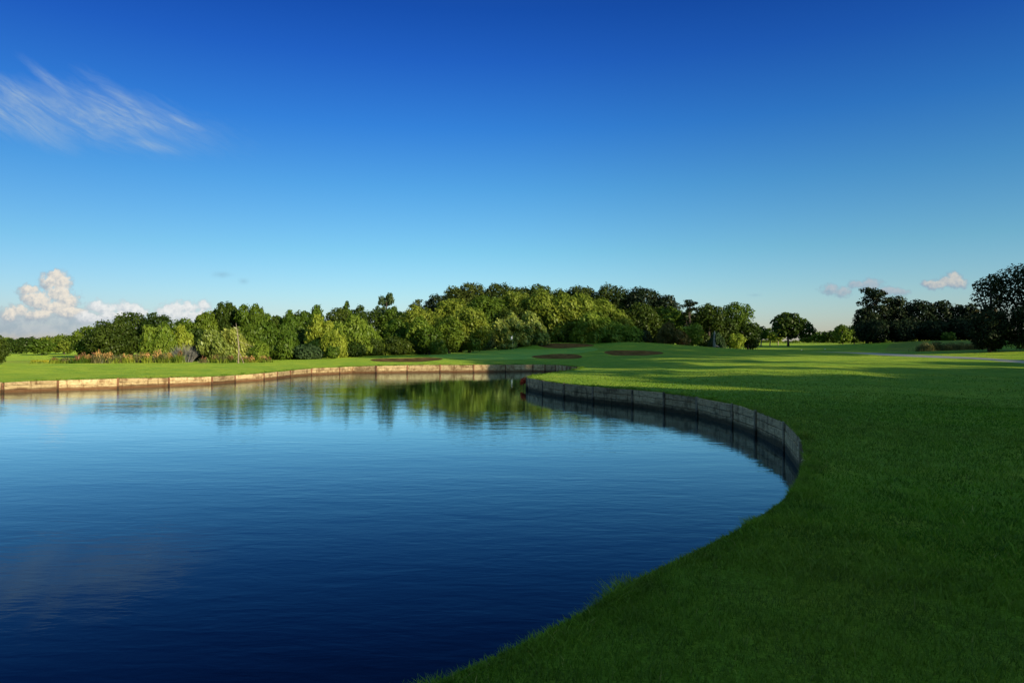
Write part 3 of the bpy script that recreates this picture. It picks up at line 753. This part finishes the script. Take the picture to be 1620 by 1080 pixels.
T('shrub', S, 1122, 1146, 524, 118, 'teal', 'ivy bush around the grey trunk', 'shrub')
for (a, b, v, Y, m, l) in [(1192, 1216, 514, 165, 'mid', 'left one of the light trees on pale stems left of the lone oak'),
                           (1206, 1230, 517, 170, 'light', 'light tree on pale stems just left of the lone oak'),
                           (1218, 1244, 521, 180, 'light', 'light tree half hidden behind the lone oak')]:
    T('young_tree', B, a, b, v, Y, m, l, base=.25, bark_='bark_pale')
T('oak_tree', O, 1221, 1273, 489, 158, 'dark', 'lone dark oak standing free on the fairway', base=.14, vb=547.5, gap=.3, leaf=.42, extra=[(.52, .46, .19), (.70, .42, .15), (.5, .60, .16), (.48, .32, .16), (.62, .52, .13)])
T('tree', B, 1264, 1288, 527, 230, 'mid', 'distant light green tree right behind the lone oak')
T('tree', B, 1282, 1312, 523, 225, 'mid', 'distant tree right of the lone oak')
T('tree', B, 1302, 1330, 521, 222, 'dark', 'distant dark tree left of the pale one')
T('tree', B, 1318, 1348, 511, 190, 'mid', 'pale green tree at the left foot of the right copse')
T('tree', B, 1335, 1368, 511, 195, 'dark', 'dark tree at the left foot of the tall pine')
# oak side limb
for i, (a, b, v) in enumerate([(-30, 40, 537), (30, 90, 538), (80, 130, 536), (1196, 1240, 536), (1232, 1276, 538), (1270, 1312, 536), (1304, 1352, 535), (1346, 1400, 534), (1390, 1440, 532), (1430, 1490, 531), (1480, 1540, 532), (1040, 1090, 530), (1080, 1130, 530), (1120, 1170, 532), (1160, 1205, 534), (960, 1045, 528)]):
    T('tree', B, a, b, v, 330, 'olive', 'far off tree in the low line on the horizon at the %s' % ('left' if i < 3 else 'right'), group='horizon trees at the left' if i < 3 else 'horizon trees at the right', D=14)
# right copse
T('pine_tree', P_, 1356, 1410, 454, 150, 'black', 'tall black pine with tiered crown at the left of the right copse', base=.25)
T('pine_tree', B, 1350, 1392, 483, 148, 'black', 'black crown filling the foot of the tall pine')
for (a, b, v, Y, l) in [(1392, 1444, 465, 152, 'dark crown right beside the tall pine'), (1430, 1480, 471, 150, 'dark flat crown in the middle of the right copse'),
                        (1466, 1512, 471, 150, 'dark crown under the small white cloud'), (1496, 1534, 479, 148, 'dark lower crown right of the small white cloud'),
                        (1520, 1548, 476, 146, 'small rounded dark crown near the right of the copse')]:
    T('tree', B, a, b, v, Y, 'black', l, group='trees of the right copse')
T('tree', B, 1536, 1590, 483, 140, 'brown', 'duller brownish tree in the gap beside the big right tree')
for (a, b, v, Y, l) in [(1352, 1410, 508, 142, 'dark bush under the tall pine'), (1400, 1456, 506, 141, 'dark bush at the middle left of the copse foot'),
                        (1448, 1506, 508, 140, 'dark bush at the middle right of the copse foot'), (1496, 1556, 505, 138, 'dark bush at the copse foot behind the rough mound')]:
    T('shrub', SH_, a, b, v, Y, 'black', l, 'shrub', group='bushes along the foot of the right copse')
T('shrub', SH_, 1488, 1512, 525, 132, 'mid', 'small lighter bush on the rough mound', 'shrub')
T('tree', O, 1566, 1690, 407, 84, 'black', 'large airy dark tree cut off by the right edge of the picture', base=.30, gap=1.1, leaf=.2)
T('tree', O, 1543, 1592, 428, 82, 'black', 'airy side crown standing left of the large right edge tree', base=.40, gap=1.1, leaf=.2)
T('tree', B, 1532, 1600, 484, 79, 'black', 'black thicket tree under the airy side crown')
T('tree', B, 1585, 1680, 478, 77, 'black', 'black thicket tree at the right edge under the large tree')

# trees beside and behind the viewer: unseen, crowns shaped to shade bank and lawn
def shadow_tree(x, y, w, h, k, bs):
    rng = np.random.default_rng(900+k); t = thing('oak_tree', 'large unseen tree shading the turf from outside the picture', 'tree', (x, y, h1(x, y)), 'trees beside and behind the viewer')
    lob = lobes_for('broad', w, w, h, rng, bs*h)
    crown_obj('crown', lob, 'dark', t, 60, rng, leaf=.5, dens=7. if bs < .1 else (3.6 if bs < .6 else 3.), gap=.2 if bs < .1 else (.45 if bs < .6 else .7))
    trunk_obj(t, h*.9, .35, lob, rng)
k = 0
for (x, y, w, h, bs) in [
    (22,-16,15,13,.06),(10,-20,14,12,.06),(33,-9,15,13,.06),(45,-2,14,12,.06),(55,8,14,10.8,.06),(30,-28,16,16,.06),(45,-20,16,15,.06),(58,-8,15,13,.06),(62,22,13,10,.06),
    (64,36,12,8,.06),(75,10,16,13,.06),(84,62,15,15,.06),(96,72,16,16,.06),(110,86,16,17,.06),(124,100,17,18,.06),
    (38,24,10,13.5,.58),(42,27.5,15,20,.46),(49,34,15,21,.42),(56,41,15,23,.36),(63,48,16,25,.34),(70,55,16,25,.30),(77,62,16,26,.25),(32.7,15.2,8,10,.7),(38.4,20.8,8,10.3,.72),(45.5,27.8,8,10,.74),(99,80,16,20,.1),(114,92,16,21,.1),(11,-7,11,12,.3),(3,-11,11,12,.25)]:  # last two added to block sky and darken the near grass
    shadow_tree(x, y, w, h, k, bs); k += 1

# ------------------------------------------------------------------ small things
def at(u, Y): x = ux(u, Y); return (x, Y, h1(x, Y))
# flag
x, y, z = at(811, 108)
f = thing('golf_flag', 'white flag on a thin pole standing in the putting green', 'golf flag', (x, y, z))
m = MB(); m.tube([(0, 0, -.05), (0, 0, 1.1), (0, 0, 2.25)], [.022, .018, .014], 8); link('pole', m.mesh('pole', True), M['pole'], f)
m = MB(); nu, nv_ = 9, 5; vs = []; fs = []
for s_ in (0, .012):
    for i in range(nu):
        for j in range(nv_):
            a = i/(nu-1); vs.append((-.02-.50*a*.55, .09*math.sin(a*7+j*.3)*a+s_, 2.24-.44*j/(nv_-1)-.55*a*a*.55))
for s_ in (0, 1):
    for i in range(nu-1):
        for j in range(nv_-1):
            q = s_*nu*nv_+i*nv_+j; fs.append((q, q+1, q+nv_+1, q+nv_))
m.add(vs, fs); link('flag_cloth', m.mesh('flag_cloth', True), M['white'], f)
m = MB(); m.tube([(0, 0, .004), (0, 0, .02)], [.06, .06], 12); link('cup_rim', m.mesh('cup_rim'), M['white'], f)
# bare pole tree with a prop
x, y, z = at(377, 63)
t = thing('dead_tree', 'bare pale slender dead tree propped by a slanting stake on the left bank', 'tree', (x, y, z))
m = MB(); m.tube([(0, 0, -.1), (.02, 0, .7), (.06, 0, 1.4), (-.02, 0, 2.2), (-.1, .02, 2.9), (-.22, 0, 3.7)], [.07, .06, .055, .045, .03, .012], 8)
for s_, e, r_ in [((-.02,0,2.2),(-.35,.1,2.9),.02),((.05,0,1.5),(-.3,.1,2.1),.02),((-.05,0,2.5),(.25,.1,2.7),.018),((-.1,0,2.9),(-.5,0,3.5),.015),((.0,0,2.0),(1.3,.1,1.5),.02),((-.1,0,2.9),(.05,0,3.4),.012)]:
    m.tube([s_, [(s_[q]+e[q])/2+.03 for q in range(3)], e], [r_, r_*.7, r_*.3], 6)
link('trunk', m.mesh('trunk', True), M['bark_pale'], t)
m = MB(); m.tube([(.55, -.05, -.05), (.06, -.04, 1.15)], [.035, .03], 8); link('stake', m.mesh('stake', True), M['bark_pale'], t)
# grey dead trunk at the right of the mound
x, y, z = at(1130, 108)
t = thing('dead_tree', 'pale grey broken tree trunk standing right of the mound', 'tree', (x, y, z))
m = MB(); m.tube([(0, 0, -.2), (0, 0, .4), (-.05, 0, 1.2), (.02, 0, 2.0), (.05, 0, 2.6)], [.34, .20, .16, .12, .06], 10)
m.tube([(.0, 0, 1.8), (.25, .05, 2.3)], [.1, .03], 6); m.tube([(0, 0, .2), (.5, .0, .15), (.9, 0, -.05)], [.25, .14, .05], 7)
link('trunk', m.mesh('trunk', True), M['bark_grey'], t)
# bare twiggy bush
def twig_bush(u0, u1, vt, Y, label):
    rng = np.random.default_rng(7); x, y, z = at((u0+u1)/2, Y); W = (u1-u0)*Y/F; h = vz(vt, Y)-z
    t = thing('twiggy_bush', label, 'shrub', (x, y, z)); m = MB()
    for k in range(150):
        a = rng.uniform(-1, 1); b = rng.uniform(-.5, .5); hh = h*(1-.35*abs(a))*rng.uniform(.55, 1.); x0 = a*W*.2; e = (a*W*.5+rng.normal()*.08, b*W*.6, hh)
        mid = (x0*.6+e[0]*.4, b*W*.25, hh*.5); m.tube([(x0, b*W*.15, -.05), mid, e], [.018, .014, .006], 4)
        for q in range(2):
            f_ = rng.uniform(.45, .8); s_ = [mid[c]+(e[c]-mid[c])*(f_-.3) for c in range(3)]; m.tube([s_, (s_[0]+rng.normal()*.15, s_[1], s_[2]+.3*hh*rng.random())], [.01, .004], 4)
    link('twigs', m.mesh('twigs'), M['bark_grey'], t)
twig_bush(268, 318, 540, 69, 'bare purplish brown twiggy bush beside the dry reeds')
# reed and flower clumps: each clump a plant of its own
def clump(name, cat, u, Y, w, h, mat, label, group, seed, n=260, plume=True, gmat='light'):
    rng = np.random.default_rng(seed); x, y, z = at(u, Y); t = thing(name, label, cat, (x, y, z), group)
    def bl(n, hh, wd, mt, nm, spread=1., top=0.):
        P = np.stack([rng.normal(0, w*.24*spread, n), rng.normal(0, w*.2, n)], 1); h_ = hh*(.25+.85*rng.random(n))
        V, T_, ti = blades(P, np.full(n, top), h_, wd, .35, rng, rng.random(n), nm)
        link(nm, np_mesh(nm, V, T_, 3, ti), M[mt], t)
    bl(n, h*.75, .03, gmat, 'leaves', 1.15)
    # seed heads
    k = n; P = np.stack([rng.normal(0, w*.25, k), rng.normal(0, w*.2, k)], 1); zt = h*(.45+.55*rng.random(k))*(1-.3*np.abs(P[:, 0])/(w*.5+.01)*.5)
    V, tn = leaf_cloud([(0, 0, h*.56, w*.46, w*.32, h*.46), (w*.15, 0, h*.7, w*.25, w*.2, h*.36)] if plume else [(0, 0, h*.6, w*.45, w*.4, h*.3)], 75 if plume else 260, .075, rng, asp=3.2 if plume else 1.2, gap=.3 if plume else 0., droop=(.25, 0, -1.), jitter=.8)
    link('seed_heads' if plume else 'flowers', np_mesh('heads', V, np.arange(len(V)), 4, tn), M[mat], t)
rr = random.Random(4)
RE = [(122,'dock'),(131,'dock'),(139,'reed'),(147,'dock'),(155,'reed'),(163,'reed'),(172,'reed'),(180,'heath'),(188,'heath'),(196,'reed'),(205,'reed'),(214,'heath'),
      (224,'reed'),(233,'reed'),(242,'heath'),(250,'reed'),(259,'heath'),(266,'reed'),(284,'dock'),(322,'dock'),(340,'dock'),(352,'heath'),(364,'dock'),(386,'dock'),(398,'reed'),(416,'reed'),(424,'dock')]
for i, (u, mt) in enumerate(RE):
    lab = {'dock': 'rusty brown seeding dock clump in the long grass on the left bank', 'reed': 'buff orange dry tall grass clump on the left bank', 'heath': 'dull green long grass clump between the dry reeds on the left bank'}[mt]
    nm = {'dock': 'dock_plant', 'reed': 'reed_clump', 'heath': 'grass_clump'}[mt]
    hh = rr.uniform(.95, 1.35) * (.75 if u > 300 else 1.0)
    clump(nm, 'plant', u, 66.5 + rr.uniform(-.6, .8), rr.uniform(.6, 1.1), hh*rr.uniform(.7, 1.1), mt, lab, 'tall grasses and docks on the left bank', i, gmat=rr.choice(['mid', 'light', 'heath', 'olive']))
for i, u in enumerate((54, 60, 66, 74)):
    clump('yellow_flowers', 'plant', u, 66, .7, .4, 'yellow', 'clump of yellow flowers at the edge of the left lawn', 'yellow flower clumps', 60+i, plume=False)
clump('red_flowers', 'plant', 86, 66, .7, .7, 'dock', 'reddish flower clump right of the yellow flowers', 'red flower clumps', 70, plume=False)
clump('grass_clump', 'plant', 102, 67, 1.6, .6, 'heath', 'low grey green weeds left of the dry reeds', 'low weeds', 71)
# rough growth on the right mound
for i, u in enumerate(range(1456, 1560, 7)):
    clump('grass_clump', 'plant', u, 98 + rr.uniform(-1.5, 2), 1.5, rr.uniform(.8, 1.4), 'heath', 'dark rank grass clump along the foot of the rough mound at the right', 'rank grass at the rough mound', 80+i, n=160, gmat='heath')
# red plant hanging from the bank at the end of the grass point
x, y = ux(828, 37.3), 37.3
t = thing('red_plant', 'small red leaved plant at the water by the tip of the grass point', 'plant', (x, y, .1))
rng = np.random.default_rng(5); V, tn = leaf_cloud([(0, 0, .32, .17, .15, .16), (-.08, 0, .2, .1, .1, .1), (.12, 0, .42, .1, .08, .1)], 500, .06, rng)
link('foliage', np_mesh('foliage', V, np.arange(len(V)), 4, tn), M['red'], t)
m = MB(); m.tube([(0, 0, -.25), (0, 0, .3)], [.015, .01], 6); m.tube([(0, 0, .05), (.12, 0, .4)], [.012, .008], 6); link('stem', m.mesh('stem'), M['bark'], t)
# tee markers
for i, (u, Y) in enumerate([(1268, 128), (1305, 128)]):
    x, y, z = at(u, Y); m = MB(); m.tube([(0, 0, 0), (0, 0, .07), (0, 0, .13), (0, 0, .16)], [.09, .11, .08, .02], 10)
    o = link('tee_marker', m.mesh('tee_marker', True), M['stone']); o.location = (x, y, z-.01)
    tag(o, ['white marker on the shaded fairway below the lone oak', 'white marker on the shaded fairway, the one further right'][i], 'tee marker', 'tee markers')

# ------------------------------------------------------------------ sky
w = bpy.data.worlds.new('World'); sc.world = w; w.use_nodes = True; nt = w.node_tree; nt.nodes.clear()
class WT(NT):
    def __init__(s): s.t = nt
t = WT()
rot = math.atan2(TO_SUN[0], TO_SUN[1])
sky = t.n('ShaderNodeTexSky', sky_type='NISHITA', sun_disc=False, sun_elevation=SUN_EL, sun_rotation=rot, air_density=1.0, dust_density=.6, ozone_density=2.5)
tc = t.n('ShaderNodeTexCoord').outputs['Generated']
sp = t.n('ShaderNodeSeparateXYZ', {0: tc}); dx, dy, dz_ = sp.outputs
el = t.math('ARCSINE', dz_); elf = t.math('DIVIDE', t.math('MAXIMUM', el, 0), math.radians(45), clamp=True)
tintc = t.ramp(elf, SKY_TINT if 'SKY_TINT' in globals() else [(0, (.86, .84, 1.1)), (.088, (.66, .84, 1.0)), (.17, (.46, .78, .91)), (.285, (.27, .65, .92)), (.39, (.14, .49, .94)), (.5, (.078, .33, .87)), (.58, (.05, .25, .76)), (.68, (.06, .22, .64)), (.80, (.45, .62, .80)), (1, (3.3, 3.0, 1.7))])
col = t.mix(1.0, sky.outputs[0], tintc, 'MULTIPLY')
kk = t.smooth(dx, -.75, .1, .68, 1.)
col = t.mix(1.0, col, t.n('ShaderNodeCombineXYZ', {0: kk, 1: kk, 2: t.math('MULTIPLY_ADD', kk, .8, .2)}).outputs[0], 'MULTIPLY')
# clouds, placed by compass direction: azimuth a (tan from +Y) and elevation tangent
az = t.math('DIVIDE', dx, t.math('MAXIMUM', dy, .05)); et = t.math('DIVIDE', dz_, t.math('MAXIMUM', dy, .05))
pv = t.n('ShaderNodeCombineXYZ', {0: az, 1: et, 2: 0.}).outputs[0]
front = t.smooth(dy, .05, .2)
nA = t.noise(pv, 26, 6, .6); nB = t.noise(pv, 70, 5, .6)
def blob(u, v, ru, rv, amp=.8, soft=.25):
    e = t.n('ShaderNodeVectorMath', {0: pv, 1: ((u-810)/F, (HOR-v)/F, 0)}, operation='SUBTRACT').outputs[0]
    e = t.n('ShaderNodeVectorMath', {0: e, 1: (F/ru, F/rv, 0)}, operation='MULTIPLY').outputs[0]
    l = t.n('ShaderNodeVectorMath', {0: e}, operation='LENGTH').outputs['Value']
    q = t.math('ADD', l, t.math('MULTIPLY', t.math('SUBTRACT', nA, .5), amp*2)); q = t.math('ADD', q, t.math('MULTIPLY', t.math('SUBTRACT', nB, .5), amp))
    return t.smooth(q, 1.0+soft*.3, 1.0-soft)
def layer(col, blobs, bright, shade, op=1.):
    m_ = None
    for b in blobs:
        k = blob(*b); m_ = k if m_ is None else t.math('MAXIMUM', m_, k)
    c = t.mix(t.smooth(t.math('ADD', t.math('MULTIPLY', nA, .7), t.math('MULTIPLY', nB, .3)), .38, .58), shade, bright)
    return t.mix(t.math('MULTIPLY', t.math('MULTIPLY', m_, op), front), col, c)
K = 5.4   # sky units
def g(*c): return tuple(x*K for x in c)
col = layer(col, [(20, 508, 120, 20, .6, .8), (130, 508, 130, 16, .6, .8), (60, 520, 150, 14, .5, .8)], g(.46, .52, .58), g(.30, .40, .50), .7)
def cumulus(col, puffs, bright, shade, op):
    """heaped cloud: small round puffs, pale on the sun side of each"""
    m_ = None; br = None
    for (u, v, r, ry) in puffs:
        r *= 1.42; ry *= 1.42
        e = t.n('ShaderNodeVectorMath', {0: pv, 1: ((u-810)/F, (HOR-v)/F, 0)}, operation='SUBTRACT').outputs[0]
        e = t.n('ShaderNodeVectorMath', {0: e, 1: (F/r, F/ry, 0)}, operation='MULTIPLY').outputs[0]
        l = t.n('ShaderNodeVectorMath', {0: e}, operation='LENGTH').outputs['Value']
        q = t.math('ADD', l, t.math('MULTIPLY', t.math('SUBTRACT', nB, .5), 1.6)); q = t.math('ADD', q, t.math('MULTIPLY', t.math('SUBTRACT', nC, .5), .9))
        k = t.smooth(q, 1.15, .45)
        lit = t.n('ShaderNodeVectorMath', {0: e, 1: (.25, .55, 0)}, operation='DOT_PRODUCT').outputs['Value']
        b = t.math('MULTIPLY', k, t.math('ADD', t.math('MULTIPLY_ADD', lit, .55, .55), t.math('MULTIPLY', t.math('SUBTRACT', nC, .5), 1.1), clamp=True))
        m_ = k if m_ is None else t.math('MAXIMUM', m_, k); br = b if br is None else t.math('MAXIMUM', br, b)
    c = t.mix(t.smooth(br, .1, .85), shade, bright)
    return t.mix(t.math('MULTIPLY', t.math('MULTIPLY', m_, op), front), col, c)
nC = t.noise(pv, 150, 5, .6)
col = cumulus(col, [(88, 437, 16, 9), (96, 447, 14, 12), (76, 446, 14, 10), (44, 460, 14, 9), (48, 470, 14, 9), (92, 466, 17, 15), (62, 478, 20, 14), (104, 478, 20, 13), (82, 486, 26, 11),
    (60, 498, 22, 8), (110, 495, 24, 8), (30, 492, 14, 10), (12, 498, 14, 10)], g(.88, .80, .68), g(.36, .43, .50), .97)
col = cumulus(col, [(152, 484, 12, 8), (166, 490, 18, 9), (200, 488, 16, 10), (216, 494, 14, 9), (180, 500, 26, 8), (140, 502, 20, 8), (278, 490, 20, 10), (300, 488, 16, 10), (322, 483, 10, 8),
    (262, 496, 14, 10), (296, 500, 36, 10)], g(.88, .88, .86), g(.50, .56, .62), .92)
col = cumulus(col, [(1316, 458, 14, 7), (1332, 462, 12, 7), (1356, 450, 12, 6), (1376, 450, 16, 8), (1404, 460, 14, 6), (1424, 462, 12, 5)], g(.52, .48, .52), g(.24, .32, .44), .6)
col = cumulus(col, [(1510, 440, 11, 9), (1500, 446, 14, 8), (1516, 448, 12, 7), (1482, 451, 16, 6), (1470, 449, 10, 5)], g(.66, .62, .56), g(.26, .34, .46), .85)
col = layer(col, [(350, 434, 14, 5, .9, 1.6), (1195, 467, 12, 3, .8, 1.6), (385, 445, 8, 5, .8, 1.6)], g(.24, .40, .52), g(.22, .38, .50), .4)
# feathery cirrus streaks top left
def cirrus(col, pts, wd, op):
    m_ = None
    wrp = t.n('ShaderNodeTexNoise', {'Vector': pv, 'Scale': 5., 'Detail': 3.}).outputs['Color']
    wrp = t.n('ShaderNodeVectorMath', {0: wrp, 1: (.05, .05, 0)}, operation='MULTIPLY').outputs[0]
    fil = t.n('ShaderNodeVectorMath', {0: pv, 1: wrp}, operation='ADD').outputs[0]
    fil = t.n('ShaderNodeVectorRotate', {'Vector': fil, 'Angle': math.radians(30)}, rotation_type='Z_AXIS').outputs[0]
    fil = t.n('ShaderNodeVectorMath', {0: fil, 1: (1., 5.5, 1)}, operation='MULTIPLY').outputs[0]
    f1 = t.noise(fil, 11, 6, .65, .6); f2 = t.noise(fil, 34, 5, .6, .3)
    for (u0, v0, u1, v1, w_) in pts:
        a = np.array([(u0-810)/F, (HOR-v0)/F]); b = np.array([(u1-810)/F, (HOR-v1)/F]); c = (a+b)/2; L = np.linalg.norm(b-a); an = math.atan2(b[1]-a[1], b[0]-a[0])
        e = t.n('ShaderNodeVectorMath', {0: pv, 1: (c[0], c[1], 0)}, operation='SUBTRACT').outputs[0]
        e = t.n('ShaderNodeVectorRotate', {'Vector': e, 'Angle': -an}, rotation_type='Z_AXIS').outputs[0]
        e = t.n('ShaderNodeVectorMath', {0: e, 1: (2/L, F/w_, 0)}, operation='MULTIPLY').outputs[0]
        l = t.n('ShaderNodeVectorMath', {0: e}, operation='LENGTH').outputs['Value']
        q = t.math('ADD', l, t.math('MULTIPLY', t.math('SUBTRACT', f2, .5), 1.2)); k = t.smooth(q, 1.7, -.1)
        m_ = k if m_ is None else t.math('MAXIMUM', m_, k)
    m_ = t.math('MULTIPLY', m_, t.math('ADD', .22, t.math('MULTIPLY', t.math('MULTIPLY', t.smooth(f1, .3, .72), t.smooth(f2, .2, .65)), .95)))
    return t.mix(t.math('MULTIPLY', t.math('MULTIPLY', m_, op), front), col, g(.40, .53, .64))
col = cirrus(col, [(-60, 150, 300, 215, 34), (60, 150, 280, 200, 30), (-30, 120, 110, 190, 15), (50, 105, 150, 185, 9), (145, 125, 265, 205, 13), (100, 165, 190, 215, 18), (-20, 165, 110, 225, 22), (165, 175, 280, 212, 20),
                   (262, 180, 322, 206, 6), (175, 215, 275, 238, 9), (-60, 140, 40, 200, 26)], 1, .72)
# below the horizon
col = t.mix(t.smooth(dz_, 0, -.05), col, g(.10, .14, .12))
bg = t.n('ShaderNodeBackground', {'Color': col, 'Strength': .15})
wo = t.n('ShaderNodeOutputWorld'); nt.links.new(bg.outputs[0], wo.inputs[0])

# ------------------------------------------------------------------ sun, camera, view
sd = bpy.data.lights.new('sun', 'SUN'); sd.energy = 5.; sd.angle = math.radians(.55); sd.color = (1., .86, .62)
so = bpy.data.objects.new('sun', sd); C.objects.link(so)
dirv = Vector((TO_SUN[0]*math.cos(SUN_EL), TO_SUN[1]*math.cos(SUN_EL), math.sin(SUN_EL)))
so.rotation_euler = dirv.to_track_quat('Z', 'Y').to_euler(); so.location = dirv*50
cd = bpy.data.cameras.new('camera'); cd.sensor_width = 36; cd.lens = 24; cd.clip_end = 6000; cd.clip_start = .05
co = bpy.data.objects.new('camera', cd); C.objects.link(co); co.location = (0, 0, CAM_H)
co.rotation_euler = (math.radians(90) + math.atan((HOR-540)/F), 0, 0); sc.camera = co
sc.render.engine = 'CYCLES'
sc.cycles.max_bounces = 6; sc.cycles.transparent_max_bounces = 4; sc.cycles.use_denoising = True
sc.view_settings.view_transform = 'Standard'; sc.view_settings.look = 'None'; sc.view_settings.gamma = 1; sc.view_settings.exposure = .3
